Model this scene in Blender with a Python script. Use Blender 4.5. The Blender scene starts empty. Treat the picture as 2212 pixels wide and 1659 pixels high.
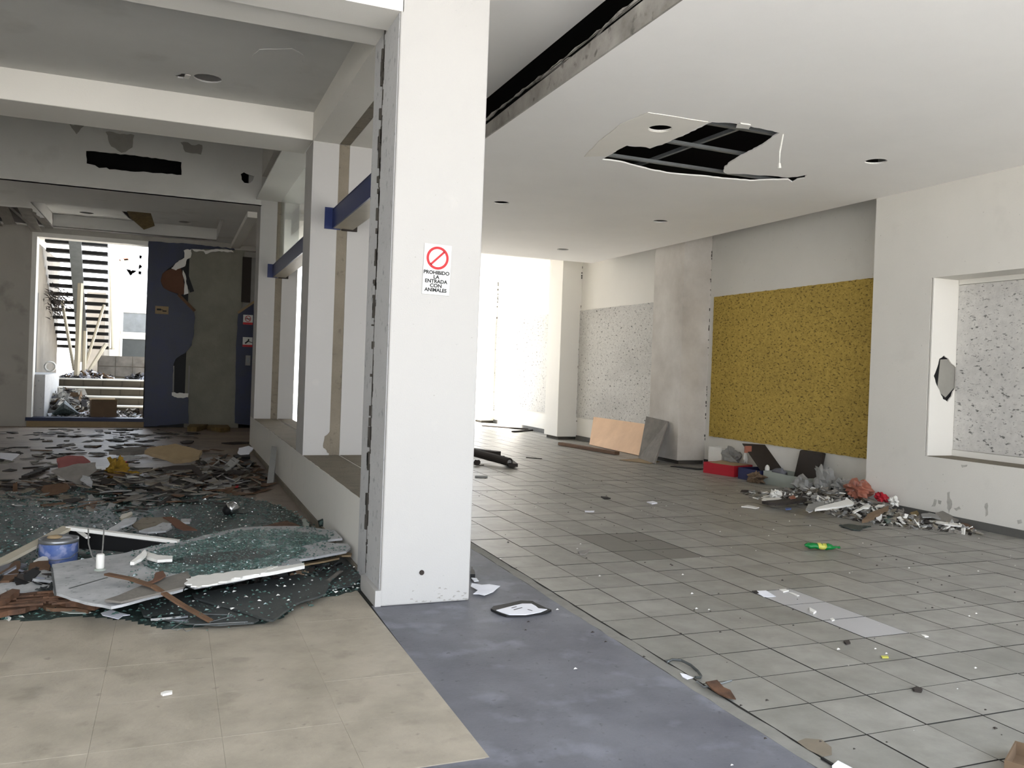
import bpy, math, random
from mathutils import Vector, Matrix, noise
from mathutils.geometry import tessellate_polygon
S = bpy.context.scene
COL = S.collection
# ------------------------------------------------------------------ camera, light, exposure
cam = bpy.data.cameras.new('camera')
cam.sensor_width = 36.0; cam.lens = 29.717
cam.shift_x = -0.0007; cam.shift_y = -0.0086
cam.clip_start = 0.05; cam.clip_end = 400
camo = bpy.data.objects.new('camera', cam); COL.objects.link(camo)
Rt = Vector((0.9270842, -0.3731031, 0.0361789)); Dn = Vector((0.0314566, -0.0187394, -0.9993294)); Fw = Vector((0.3735308, 0.9276006, -0.0056364))
camo.matrix_world = Matrix(((Rt.x, -Dn.x, -Fw.x, 0), (Rt.y, -Dn.y, -Fw.y, 0), (Rt.z, -Dn.z, -Fw.z, 1.5), (0, 0, 0, 1)))
S.camera = camo
w = bpy.data.worlds.new('world'); S.world = w; w.use_nodes = True
wn = w.node_tree; bg = wn.nodes['Background']
tc = wn.nodes.new('ShaderNodeTexCoord'); sp = wn.nodes.new('ShaderNodeSeparateXYZ'); rp = wn.nodes.new('ShaderNodeValToRGB')
wn.links.new(tc.outputs['Generated'], sp.inputs[0]); wn.links.new(sp.outputs['Z'], rp.inputs[0]); wn.links.new(rp.outputs[0], bg.inputs[0])
rp.color_ramp.elements[0].position = 0.0; rp.color_ramp.elements[0].color = (.97, .98, 1.0, 1)
rp.color_ramp.elements[1].position = 0.45; rp.color_ramp.elements[1].color = (.76, .86, 1.0, 1)
bg.inputs[1].default_value = 2.3
sl = bpy.data.lights.new('sun', 'SUN'); sl.energy = 24.0; sl.angle = math.radians(2); sl.color = (1.0, .955, .90)
so = bpy.data.objects.new('sun', sl); COL.objects.link(so)
so.rotation_euler = Vector((0.40, -0.36, -0.84)).to_track_quat('-Z', 'Y').to_euler()
S.view_settings.view_transform = 'Standard'; S.view_settings.look = 'None'
S.view_settings.exposure = 1.43; S.view_settings.gamma = 1.0; S.view_settings.use_curve_mapping = False
S.cycles.max_bounces = 10; S.cycles.diffuse_bounces = 8
RND = random.Random(7)

# ------------------------------------------------------------------ materials
def srgb(c): return tuple(((v / 12.92) if v <= .04045 else ((v + .055) / 1.055) ** 2.4) for v in [q / 255 for q in c])
def mat(name, c, rough=.8, var=.12, scale=3.0, bump=.0, bscale=40, c2=None, spots=None, metal=0.0, tint=0.0, spec=.35, ramp=(.35, .7)):
    """base colour with noise variation to c2, optional dark spots (scale, threshold, colour), bump"""
    m = bpy.data.materials.new(name); m.use_nodes = True; nt = m.node_tree; n = nt.nodes; L = nt.links
    b = n['Principled BSDF']; b.inputs['Roughness'].default_value = rough; b.inputs['Metallic'].default_value = metal
    b.inputs['Specular IOR Level'].default_value = spec
    c = srgb(c); c2 = srgb(c2) if c2 else tuple(v * (1 - var) for v in c)
    co = n.new('ShaderNodeTexCoord'); geo = n.new('ShaderNodeNewGeometry'); CO = geo.outputs['Position'] if ('tile' in name or 'terrazzo' in name) else co.outputs['Object']; ns = n.new('ShaderNodeTexNoise'); ns.inputs['Scale'].default_value = scale; ns.inputs['Detail'].default_value = 8; ns.inputs['Roughness'].default_value = .62
    L.new(CO, ns.inputs['Vector'])
    r = n.new('ShaderNodeValToRGB'); r.color_ramp.elements[0].position = ramp[0]; r.color_ramp.elements[1].position = ramp[1]
    r.color_ramp.elements[0].color = (*c, 1); r.color_ramp.elements[1].color = (*c2, 1); L.new(ns.outputs['Fac'], r.inputs[0])
    out = r.outputs[0]
    for sp_ in (spots or []):
        sc, lo, hi, col, amt = sp_
        n2 = n.new('ShaderNodeTexNoise'); n2.inputs['Scale'].default_value = sc; n2.inputs['Detail'].default_value = 4
        mp = n.new('ShaderNodeMapping'); mp.inputs['Location'].default_value = (sc * .37, 3.1, sc); L.new(CO, mp.inputs[0]); L.new(mp.outputs[0], n2.inputs['Vector'])
        r2 = n.new('ShaderNodeMapRange'); r2.inputs[1].default_value = lo; r2.inputs[2].default_value = hi; r2.inputs[3].default_value = 0; r2.inputs[4].default_value = amt; L.new(n2.outputs['Fac'], r2.inputs[0])
        mx = n.new('ShaderNodeMix'); mx.data_type = 'RGBA'; L.new(r2.outputs[0], mx.inputs[0]); L.new(out, mx.inputs[6]); mx.inputs[7].default_value = (*srgb(col), 1); out = mx.outputs[2]
    if tint:
        at = n.new('ShaderNodeAttribute'); at.attribute_name = 'tint'
        mr = n.new('ShaderNodeMapRange'); mr.inputs[3].default_value = 1 - tint; mr.inputs[4].default_value = 1 + tint; L.new(at.outputs['Fac'], mr.inputs[0])
        mu = n.new('ShaderNodeVectorMath'); mu.operation = 'SCALE'; L.new(out, mu.inputs[0]); L.new(mr.outputs[0], mu.inputs['Scale']); out = mu.outputs[0]
    L.new(out, b.inputs['Base Color'])
    if bump:
        n3 = n.new('ShaderNodeTexNoise'); n3.inputs['Scale'].default_value = bscale; n3.inputs['Detail'].default_value = 6; L.new(CO, n3.inputs['Vector'])
        bp = n.new('ShaderNodeBump'); bp.inputs['Strength'].default_value = bump; bp.inputs['Distance'].default_value = .01; L.new(n3.outputs['Fac'], bp.inputs['Height']); L.new(bp.outputs[0], b.inputs['Normal'])
    return m
M = {}
M['wall'] = mat('wall_paint', (217, 214, 207), .75, .05, 1.2, .15, 90, spots=[(2.6, .62, .8, (160, 158, 152), .15), (34, .70, .78, (95, 92, 88), .55)])
M['wall_clean'] = mat('wall_paint_clean', (224, 221, 214), .75, .04, .8, .1, 90, spots=[(40, .74, .80, (110, 105, 100), .5)])
M['pillar'] = mat('pillar_paint', (176, 174, 171), .7, .03, 1.0, .12, 120, spots=[(4, .66, .8, (190, 188, 182), .4), (45, .72, .78, (130, 126, 120), .5)])
M['reveal'] = mat('reveal_grey', (186, 186, 186), .7, .10, 2, .2, 60, spots=[(18, .60, .72, (110, 110, 112), .6)])
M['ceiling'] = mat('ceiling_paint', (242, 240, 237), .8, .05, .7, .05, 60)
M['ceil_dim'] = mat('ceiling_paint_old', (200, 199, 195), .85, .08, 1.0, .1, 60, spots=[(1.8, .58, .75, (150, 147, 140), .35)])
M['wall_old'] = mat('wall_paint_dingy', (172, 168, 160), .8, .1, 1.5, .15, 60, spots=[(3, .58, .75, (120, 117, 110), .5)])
M['stain'] = mat('stained_pillar_paint', (206, 201, 194), .8, .15, .9, .15, 60, c2=(168, 161, 152), spots=[(30, .7, .78, (90, 88, 84), .5)])
M['concrete'] = mat('raw_concrete', (128, 120, 106), .95, .2, 4, .6, 50, spots=[(14, .6, .75, (70, 64, 56), .5)])
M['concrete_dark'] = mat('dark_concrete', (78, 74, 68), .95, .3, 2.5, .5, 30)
M['damp'] = mat('damp_mark', (184, 181, 174), .9, .2, 14, c2=(160, 157, 150))
M['patchgrey'] = mat('bare_grey_patch', (150, 147, 140), .9, .15, 4)
M['patchwarm'] = mat('warm_gypsum_patch', (238, 234, 226), .85, .03, 3)
M['courtwall'] = mat('dirty_court_wall', (140, 134, 124), .9, .2, 1.2, .2, 40, c2=(112, 106, 98))
M['column'] = mat('exposed_concrete_column', (140, 138, 126), .95, .2, 2.5, .4, 30)
M['roomfloor'] = mat('dirty_room_floor', (150, 136, 122), .5, .25, 1.4, .2, 40, c2=(112, 101, 92), spots=[(5, .58, .72, (76, 70, 64), .6), (24, .62, .7, (66, 60, 54), .7)])
M['riser'] = mat('stair_riser', (84, 78, 68), .9, .2, 5)
M['void'] = mat('plenum_shade', (16, 16, 17), .95, .3, 2)  # near-black colour stands in for the shade inside ceiling voids
M['fascia'] = mat('stained_fascia', (172, 168, 162), .9, .2, 3, .3, 40, c2=(130, 126, 120), spots=[(9, .6, .7, (80, 76, 72), .7)])
M['skirt'] = mat('grey_skirting', (92, 91, 88), .7, .2, 5, .2)
M['tile'] = mat('floor_tile', (146, 144, 138), .42, .14, 5, .08, 120, c2=(124, 122, 116), tint=.10, spots=[(9, .62, .8, (104, 101, 94), .45), (60, .72, .78, (60, 58, 54), .7)])
M['tile_light'] = mat('floor_tile_light', (172, 171, 172), .4, .05, 4, .05, 120, spots=[(60, .72, .78, (90, 88, 84), .5)])
M['tile_dark'] = mat('floor_tile_dark', (112, 109, 103), .5, .08, 4, .05, 120)
M['grout'] = mat('tile_grout', (52, 50, 46), .9, .3, 12)
M['curb'] = mat('edge_screed', (136, 134, 128), .8, .2, 8, .3)
M['beige'] = mat('worn_beige_terrazzo', (168, 159, 144), .5, .15, 3.6, .15, 60, c2=(149, 141, 127), ramp=(.38, .66), tint=.02, spots=[(5, .58, .75, (112, 104, 92), .5), (16, .66, .76, (98, 92, 82), .5), (70, .72, .78, (60, 56, 50), .6)])
M['bluegrey'] = mat('blue_grey_screed', (112, 113, 120), .6, .2, 1.8, .2, 60, c2=(92, 93, 100), ramp=(.38, .66), spots=[(4, .54, .68, (132, 134, 144), .6), (26, .63, .75, (62, 63, 68), .6), (90, .73, .78, (170, 172, 178), .6)])
M['street'] = mat('street_concrete', (172, 170, 166), .9, .1, .6)
M['blue'] = mat('blue_paint', (15, 27, 64), .45, .15, 3, .1, 40, c2=(24, 33, 52), spots=[(3, .55, .75, (10, 17, 44), .5)])
M['bluesteel'] = mat('blue_steel_paint', (16, 36, 92), .4, .1, 4)
M['cream'] = mat('cream_steel', (178, 170, 152), .5, .1, 5)
M['black'] = mat('black_plastic', (22, 22, 23), .6, .2, 8)
M['white'] = mat('white_board', (222, 220, 214), .8, .05, 8, .1, 60)
M['paper'] = mat('paper', (232, 233, 240), .85, .04, 10)
M['greyboard'] = mat('grey_board', (142, 141, 138), .85, .12, 6, .2, 60, spots=[(30, .68, .76, (90, 88, 84), .6)])
M['gypsum'] = mat('dusty_gypsum', (186, 187, 188), .9, .15, 5, .2, 50, c2=(150, 151, 152), spots=[(22, .62, .7, (112, 118, 116), .8)])
M['glassy'] = mat('gypsum_under_glass', (72, 92, 88), .35, .3, 9, .6, 60, c2=(52, 70, 66), spots=[(14, .56, .66, (168, 178, 178), .85), (40, .6, .7, (110, 135, 130), .8)])
M['wood'] = mat('brown_wood', (104, 78, 58), .75, .3, 9, .3, 50)
M['rust'] = mat('reddish_wood', (104, 74, 54), .8, .35, 10, .5, 40, c2=(58, 42, 32))
M['tan'] = mat('tan_board', (150, 130, 100), .85, .15, 8)
M['peach'] = mat('peach_plywood', (218, 184, 152), .8, .08, 3, .1, 60, c2=(206, 172, 142))
M['cement'] = mat('grey_cement_board', (128, 123, 116), .9, .15, 5, .3, 40, c2=(104, 100, 94))
M['cardboard'] = mat('cardboard', (112, 92, 72), .9, .15, 6)
M['brownboard'] = mat('brown_backing_board', (104, 74, 58), .9, .2, 5)
M['bluecan'] = mat('blue_can_label', (58, 82, 142), .5, .2, 9, c2=(98, 116, 160), spots=[(12, .52, .60, (140, 146, 180), .8)])
M['tin'] = mat('tin_metal', (150, 152, 155), .35, .2, 9, metal=.7)
M['metal'] = mat('galvanised_metal', (132, 136, 138), .45, .2, 6, metal=.6)
M['chrome'] = mat('bright_metal', (215, 218, 222), .15, .05, 6, metal=1.0)
M['red'] = mat('red_card', (168, 26, 42), .6, .1, 6)
M['navy'] = mat('navy_card', (36, 40, 78), .7, .1, 6)
M['darkcard'] = mat('dark_card', (52, 46, 42), .85, .15, 6)
M['foam'] = mat('pale_green_foam', (152, 158, 150), .8, .06, 6)
M['yellow'] = mat('mustard_cloth', (150, 118, 40), .95, .3, 12, .4)
M['pink'] = mat('pink_board', (150, 92, 90), .9, .2, 6)
M['orange'] = mat('orange_plastic', (156, 98, 80), .5, .2, 9)
M['green'] = mat('green_bottle_plastic', (16, 120, 56), .25, .25, 12)
M['lime'] = mat('yellow_label', (188, 186, 84), .4, .1, 9)
M['darkslab'] = mat('dark_slab', (66, 69, 68), .5, .15, 5, .1, 50, spots=[(50, .68, .74, (150, 158, 156), .8)])
M['signred'] = mat('sign_red', (176, 22, 30), .5, .02, 5)
M['ink'] = mat('sign_ink', (20, 20, 22), .6, .02, 5)
M['signwhite'] = mat('sign_white', (206, 206, 203), .5, .02, 5)
M['warm'] = mat('tan_facade', (200, 178, 152), .8, .06, 2)
M['whitefac'] = mat('white_facade', (238, 234, 226), .8, .03, 2)
M['dust'] = mat('dirt_layer', (70, 66, 60), .9, .3, 6, .5, 40, c2=(46, 46, 43), spots=[(30, .64, .72, (128, 124, 116), .6)])
M['glassdust'] = mat('green_glass_dust', (50, 60, 56), .45, .3, 7, .7, 70, c2=(34, 44, 42), spots=[(26, .6, .68, (92, 112, 106), .7)])
M['crystal'] = mat('glass_crumbs', (72, 100, 94), .15, .2, 30, spec=.9)
M['insul'] = mat('glass_wool', (120, 102, 66), 1.0, .4, 14, .6)
M['stainpatch'] = mat('brown_stain', (124, 114, 100), .6, .15, 8)

def panel_mat(name, base, base2, dark, pit_scale, lo, hi, amt):
    m = mat(name, base, .9, .1, 14, .5, 45, c2=base2)
    nt = m.node_tree; n = nt.nodes; L = nt.links; b = n['Principled BSDF']
    src = b.inputs['Base Color'].links[0].from_socket
    co = [q for q in n if q.type == 'TEX_COORD'][0]
    mp = n.new('ShaderNodeMapping'); mp.inputs['Scale'].default_value = (1, .6, 1.25); mp.inputs['Rotation'].default_value = (.5, 0, 0)
    L.new(co.outputs['Object'], mp.inputs[0])
    cur = src
    for k, (sc, a, l, h) in enumerate(((pit_scale, amt, lo, hi), (pit_scale * 2.1, amt * .6, lo + .01, hi), (1.1, .25, .5, .8))):
        n2 = n.new('ShaderNodeTexNoise'); n2.inputs['Scale'].default_value = sc; n2.inputs['Detail'].default_value = 3; n2.inputs['Roughness'].default_value = .5
        L.new(mp.outputs[0], n2.inputs['Vector'])
        r2 = n.new('ShaderNodeMapRange'); r2.inputs[1].default_value = l; r2.inputs[2].default_value = h; r2.inputs[4].default_value = a; L.new(n2.outputs['Fac'], r2.inputs[0])
        mx = n.new('ShaderNodeMix'); mx.data_type = 'RGBA'; L.new(r2.outputs[0], mx.inputs[0]); L.new(cur, mx.inputs[6]); mx.inputs[7].default_value = (*srgb(dark), 1); cur = mx.outputs[2]
    L.new(cur, b.inputs['Base Color'])
    return m
M['gold'] = panel_mat('gold_flecked_panel', (190, 162, 80), (164, 139, 66), (80, 64, 30), 32, .56, .66, .8)
M['speck'] = panel_mat('white_pitted_panel', (206, 204, 199), (190, 188, 184), (84, 82, 80), 21, .62, .67, .85)
g = bpy.data.materials.new('green_tinted_glass'); g.use_nodes = True
gb = g.node_tree.nodes['Principled BSDF']; gb.inputs['Base Color'].default_value = (.78, .93, .88, 1); gb.inputs['Roughness'].default_value = .08
gb.inputs['Transmission Weight'].default_value = .9; gb.inputs['IOR'].default_value = 1.1
gb.inputs['Alpha'].default_value = .45
M['glass'] = g

# ------------------------------------------------------------------ mesh helpers
class MB:
    def __init__(s): s.v = []; s.f = []; s.mi = []; s.cur = 0
    def add(s, v, f):
        o = len(s.v); s.v += [tuple(q) for q in v]; s.f += [tuple(o + i for i in q) for q in f]; s.mi += [s.cur] * len(f); return s
    def hexa(s, p): return s.add(p, [(0, 3, 2, 1), (4, 5, 6, 7), (0, 1, 5, 4), (1, 2, 6, 5), (2, 3, 7, 6), (3, 0, 4, 7)])
    def box(s, x0, x1, y0, y1, z0, z1):
        return s.hexa([(x0, y0, z0), (x1, y0, z0), (x1, y1, z0), (x0, y1, z0), (x0, y0, z1), (x1, y0, z1), (x1, y1, z1), (x0, y1, z1)])
    def cbox(s, x0, x1, y0, y1, z0, z1, b=.004):          # box with chamfered top edge
        s.add([(x0, y0, z0), (x1, y0, z0), (x1, y1, z0), (x0, y1, z0), (x0, y0, z1 - b), (x1, y0, z1 - b), (x1, y1, z1 - b), (x0, y1, z1 - b),
               (x0 + b, y0 + b, z1), (x1 - b, y0 + b, z1), (x1 - b, y1 - b, z1), (x0 + b, y1 - b, z1)],
              [(0, 1, 5, 4), (1, 2, 6, 5), (2, 3, 7, 6), (3, 0, 4, 7), (4, 5, 9, 8), (5, 6, 10, 9), (6, 7, 11, 10), (7, 4, 8, 11), (8, 9, 10, 11)]); return s
    def slab(s, loops, a, b, axis='z'):
        """polygon loops (first outer, rest holes) extruded from a to b along axis; loop coords are the two other axes in order"""
        def P(q, h): return {'z': (q[0], q[1], h), 'y': (q[0], h, q[1]), 'x': (h, q[0], q[1])}[axis]
        tri = tessellate_polygon([[Vector((q[0], q[1], 0)) for q in lp] for lp in loops])
        flat = [q for lp in loops for q in lp]; n = len(flat)
        v = [P(q, a) for q in flat] + [P(q, b) for q in flat]; f = []
        for t in tri:
            if len(set(t)) < 3: continue
            f.append(tuple(t)); f.append(tuple(n + i for i in reversed(t)))
        o = 0
        for lp in loops:
            k = len(lp)
            for i in range(k): f.append((o + i, o + (i + 1) % k, n + o + (i + 1) % k, n + o + i))
            o += k
        return s.add(v, f)
    def plate(s, poly, zf, t):                            # thin plate over a floor polygon, height by function
        n = len(poly); v = [(x, y, zf(x, y)) for x, y in poly]; v += [(x, y, z + t) for x, y, z in v]
        tri = tessellate_polygon([[Vector((q[0], q[1], 0)) for q in poly]]); f = []
        for q in tri:
            if len(set(q)) == 3: f += [tuple(q), tuple(n + i for i in reversed(q))]
        for i in range(n): f.append((i, (i + 1) % n, n + (i + 1) % n, n + i))
        return s.add(v, f)
    def tube(s, path, r, n=8, cap=True, flat=1.0):
        path = [Vector(p) for p in path]; o = len(s.v); vs = []; fs = []
        for i, p in enumerate(path):
            d = (path[min(i + 1, len(path) - 1)] - path[max(i - 1, 0)]).normalized()
            u = d.cross(Vector((0, 0, 1)));  u = u.normalized() if u.length > 1e-3 else Vector((1, 0, 0)); w_ = d.cross(u).normalized()
            rr = r[i] if isinstance(r, (list, tuple)) else r
            for k in range(n):
                a = 2 * math.pi * k / n; vs.append(p + u * (math.cos(a) * rr) + w_ * (math.sin(a) * rr * flat))
        for i in range(len(path) - 1):
            for k in range(n): fs.append((i * n + k, i * n + (k + 1) % n, (i + 1) * n + (k + 1) % n, (i + 1) * n + k))
        if cap: fs.append(tuple(range(n))); fs.append(tuple((len(path) - 1) * n + k for k in reversed(range(n))))
        return s.add(vs, fs)
    def bar(s, a, b, wd, h):                              # rectangular bar between two points
        a = Vector(a); b = Vector(b); d = (b - a).normalized(); u = d.cross(Vector((0, 0, 1))); u = u.normalized() if u.length > 1e-3 else Vector((1, 0, 0)); q = u.cross(d)
        u *= wd / 2; q *= h / 2
        return s.hexa([a - u - q, b - u - q, b + u - q, a + u - q, a - u + q, b - u + q, b + u + q, a + u + q])
    def lathe(s, prof, n=24, c=(0, 0, 0), M4=None):
        v = []; f = []
        for r, z in prof:
            for k in range(n):
                a = 2 * math.pi * k / n; p = Vector((r * math.cos(a), r * math.sin(a), z)); p = (M4 @ p) if M4 else p + Vector(c); v.append(p)
        for i in range(len(prof) - 1):
            for k in range(n): f.append((i * n + k, i * n + (k + 1) % n, (i + 1) * n + (k + 1) % n, (i + 1) * n + k))
        return s.add(v, f)
    def blob(s, c, r, sc=(1, 1, 1), seed=0, amp=.35, n=10):
        v = []; f = []; c = Vector(c)
        for i in range(n // 2 + 1):
            th = math.pi * i / (n // 2)
            for k in range(n):
                a = 2 * math.pi * k / n; d = Vector((math.sin(th) * math.cos(a), math.sin(th) * math.sin(a), math.cos(th)))
                q = 1 + amp * noise.noise(d * 1.7 + Vector((seed * 3.1, seed * 1.7, 0))) + (amp * .7 * noise.noise(d * 5.5 + Vector((seed, 0, 3))) if amp > .35 else 0); v.append(c + Vector((d.x * sc[0], d.y * sc[1], d.z * sc[2])) * (r * q))
        for i in range(n // 2):
            for k in range(n): f.append((i * n + k, (i + 1) * n + k, (i + 1) * n + (k + 1) % n, i * n + (k + 1) % n))
        return s.add(v, f)
    def mesh(s, name, mats, smooth=False):
        me = bpy.data.meshes.new(name); me.from_pydata(s.v, [], s.f); me.validate()
        for m in (mats if isinstance(mats, (list, tuple)) else [mats]): me.materials.append(m)
        if any(s.mi) and len(me.polygons) == len(s.mi): me.polygons.foreach_set('material_index', s.mi)
        if smooth: me.polygons.foreach_set('use_smooth', [True] * len(me.polygons))
        me.update(); return me
    def obj(s, name, mats, parent=None, smooth=False):
        return link(name, s.mesh(name, mats, smooth), parent)
def link(name, me, parent=None):
    o = bpy.data.objects.new(name, me); COL.objects.link(o)
    if parent: o.parent = parent
    return o
def fixn(o):
    import bmesh
    b = bmesh.new(); b.from_mesh(o.data); bmesh.ops.recalc_face_normals(b, faces=b.faces); b.to_mesh(o.data); b.free(); return o
def bevel(o, wd=.01, seg=2):
    m = o.modifiers.new('bevel', 'BEVEL'); m.width = wd; m.segments = seg; m.limit_method = 'ANGLE'; return o
def struct(o): o['kind'] = 'structure'; return o
def tag(o, label, cat, group=None):
    o['label'] = label; o['category'] = cat
    if group: o['group'] = group
    return o
def empty(name, loc, label, cat, group=None):
    o = bpy.data.objects.new(name, None); o.location = loc; COL.objects.link(o); o.empty_display_size = .1; return tag(o, label, cat, group)
def kid(mb, name, m, root, smooth=False):                 # a part given in world coordinates under an Empty at root.location
    l = root.location; mb.v = [(x - l[0], y - l[1], z - l[2]) for x, y, z in mb.v]; return mb.obj(name, m, root, smooth)
def rag(poly, step=.06, amp=.012, seed=0):                # densify and roughen a polygon outline
    r = random.Random(seed); out = []
    for i in range(len(poly)):
        a = Vector(poly[i]); b = Vector(poly[(i + 1) % len(poly)]); L_ = (b - a).length; n = max(1, int(L_ / step))
        for k in range(n):
            p = a.lerp(b, k / n); nn = Vector((-(b - a).y, (b - a).x)).normalized() if L_ > 0 else Vector((0, 0))
            j = 0 if k == 0 else r.uniform(-amp, amp); out.append((p.x + nn.x * j, p.y + nn.y * j))
    return out
def circ(x, y, r, n=20): return [(x + r * math.cos(2 * math.pi * k / n), y + r * math.sin(2 * math.pi * k / n)) for k in range(n)]
def rect(x0, x1, y0, y1): return [(x0, y0), (x1, y0), (x1, y1), (x0, y1)]

# ------------------------------------------------------------------ floors
TX, TY, PX, PY = 2.455, 3.11, .345, .3525
fl = struct(MB().box(1.2, 9.2, 1.0, 23.4, -.30, -.004).box(-4.2, 1.2, 5.9, 19.72, -.30, -.012).obj('floor', M['grout']))
struct(MB().box(-60, 60, -60, 90, -.9, -.31).obj('floor_street', M['street']))
def tmesh(k, m):
    b_ = MB().box(.0035, PX - .0035, .0035, PY - .0035, -.006, 0); b_.mi = [1, 0, 1, 1, 1, 1]; me = b_.mesh('tile', [m, M['grout']])
    a = me.attributes.new('tint', 'FLOAT', 'POINT'); a.data.foreach_set('value', [k] * len(me.vertices)); return me
tm = [tmesh(k / 5, M['tile']) for k in range(6)]; tml = tmesh(.5, M['tile_light']); tmd = tmesh(.5, M['tile_dark'])
cells = []
for i in range(0, 18):
    for j in range(-6, 58):
        x = TX + i * PX; y = TY + j * PY
        cx, cy = x + PX / 2, y + PY / 2
        if x > 7.95 and y + PY < 8.0: continue
        if x + PX > 8.75: continue
        # in front of the camera and inside its field of view
        d = Vector((cx, cy, -1.5)); f_ = d.dot(Fw); u = d.dot(Rt) / max(f_, .01); vis = f_ > .5 and -.2 < u < .64 and d.dot(Dn) / max(f_, .01) < .5
        occ = (5.2 < cy) and cx / cy < .345
        cells.append((0 if vis and not occ else 1, cx * cx + cy * cy, i, j, x, y))
cells.sort()
rest = MB(); tv = []
for q, (vis, d, i, j, x, y) in enumerate(cells):
    r = random.Random(i * 131 + j)
    if q < 300:
        me = tml if (i == 4 and 2 <= j <= 4) else tmd if (i in (3, 4) and 8 <= j <= 10) else tm[r.randrange(6)]
        o = link('tile', me, fl); o.location = (x, y, r.uniform(-.0012, .0012))
    else:
        n0 = len(rest.v); rest.box(x + .005, x + PX - .005, y + .005, y + PY - .005, -.006, r.uniform(-.0006, .0006)); rest.mi[-6:] = [1, 0, 1, 1, 1, 1]; tv += [r.random()] * (len(rest.v) - n0)
ro = rest.obj('tile', [M['tile'], M['grout']], fl); ro['kind'] = 'stuff'
a = ro.data.attributes.new('tint', 'FLOAT', 'POINT'); a.data.foreach_set('value', tv)
# screed edge strip beside the tiles
mb = MB(); mb.slab([rag([(2.37, 1.0), (2.449, 1.0), (2.449, 15), (2.37, 15)], .12, .008, 3)], -.012, -.001); struct(mb.obj('trim_1', M['curb'])); fixn(bpy.data.objects['trim_1'])
# blue-grey screed: wide strip plus the part in front of the beige slab
struct(MB().slab([[(-6.5, -1.6), (2.37, -1.6), (2.37, 15), (1.84, 15), (1.84, 5.2), (1.2, 5.2), (1.17, 3.04), (-6.5, 3.04)]], -.30, -.0015).obj('floor_screed', M['bluegrey']))
bs = struct(MB().box(-6, 1.2, 3.04, 5.9, -.30, -.008).obj('floor_beige', M['grout']))
bt = []
for k in range(6):
    me = MB().cbox(0, .478, 0, .478, -.008, 0, .0008).mesh('floor_tile', M['beige']); a = me.attributes.new('tint', 'FLOAT', 'POINT'); a.data.foreach_set('value', [k / 5] * len(me.vertices)); bt.append(me)
for i in range(-5, 3):
    for j in range(0, 6):
        o = link('floor_tile', bt[RND.randrange(6)], bs); o.location = (.23 + .4785 * i, 3.045 + .4785 * j, RND.uniform(-.0004, .0004))
        if i == 2: o.scale.x = .0001 + (1.185 - .23 - .957) / .4775 if (1.185 - .23 - .957) > 0 else .02
for o in list(bs.children):
    if o.scale.x < .2: bpy.data.objects.remove(o)
# floor of the inner left rooms
rb = struct(MB().box(-4.2, 1.28, 5.916, 15.3, -.29, -.0005).box(-4.2, 2.6, 15.3, 19.7, -.29, -.0005).obj('floor_room', M['roomfloor']))

# ------------------------------------------------------------------ right wall
wr = MB()
wr.box(7.95, 9.0, 7.14, 8.0, 0, 4.9); wr.box(7.95, 9.0, 2.6, 7.14, 0, .70); wr.box(7.95, 9.0, 2.6, 7.14, 2.72, 4.9); wr.box(7.95, 9.0, 1.0, 2.6, 0, 4.9); wr.box(8.36, 9.0, 2.6, 7.14, .7, 2.72)
struct(wr.obj('wall_right', M['wall']))
WR = bpy.data.objects['wall_right']
# gypsum lining of the niche side with the broken hole
hole = [(8.041,1.691),(8.077,1.808),(8.147,1.848),(8.213,1.818),(8.274,1.757),(8.342,1.717),(8.376,1.622),(8.383,1.483),(8.313,1.439),(8.294,1.385),(8.232,1.320),(8.159,1.351),(8.096,1.455),(8.035,1.538),(8.002,1.610)]
hole = [(min(x, 8.352), z) for x, z in hole]
nl = MB().slab([[(7.951, .701), (8.358, .701), (8.358, 2.719), (7.951, 2.719)], rag(hole, .03, .006, 4)], 7.105, 7.122, 'y'); fixn(nl.obj('niche_lining', M['wall_clean'], WR))
MB().box(7.99, 8.355, 7.136, 7.1395, .9, 2.1).obj('niche_shade_sheet', M['black'], WR)  # black sheet stands in for the shade inside the broken hole
MB().slab([[(8.09, 1.44), (8.22, 1.37), (8.345, 1.48), (8.345, 1.82), (8.12, 1.80)]], 7.127, 7.134, 'y').obj('niche_backing', M['patchgrey'], WR)
MB().box(7.951, 8.335, 2.6, 7.104, .7005, .706).obj('niche_sill', M['concrete'], WR)
pn = MB().box(8.335, 8.359, 2.62, 7.10, .78, 2.66).obj('pitted_panel', M['speck'], WR); pn['label'] = 'white pitted panel at the back of the niche'
MB().box(8.325, 8.36, 2.6, 7.10, .70, .775).obj('niche_rail', M['wall_clean'], WR)
MB().box(8.33, 8.36, 2.6, 7.10, 2.665, 2.72).obj('niche_rail', M['wall_clean'], WR)
# recessed bays
struct(MB().box(8.58, 9.0, 8.0, 12.6, 0, 4.9).obj('wall_right_recess', M['wall']))
struct(MB().box(8.45, 9.0, 12.6, 17.4, 0, 4.9).box(8.45, 9.0, 17.4, 23.4, 0, 4.9).obj('wall_right_bay', M['wall_clean']))
def wallpanel(name, label, loops, x, m, parent):
    o = fixn(MB().slab(loops, x - .022, x - .001, 'x').obj(name, m, parent)); o['label'] = label; return o
wallpanel('flecked_panel', 'gold flecked panel', [rag([(8.0, .50), (12.16, .50), (12.16, 2.88), (8.0, 2.90)], .05, .004, 8)], 8.58, M['gold'], bpy.data.objects['wall_right_recess'])
WB = bpy.data.objects['wall_right_bay']
wallpanel('pitted_panel', 'white pitted panel', [rag([(13.31, .50), (17.04, .50), (17.04, 2.89), (13.31, 2.89)], .05, .003, 9)], 8.45, M['speck'], WB)
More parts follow.
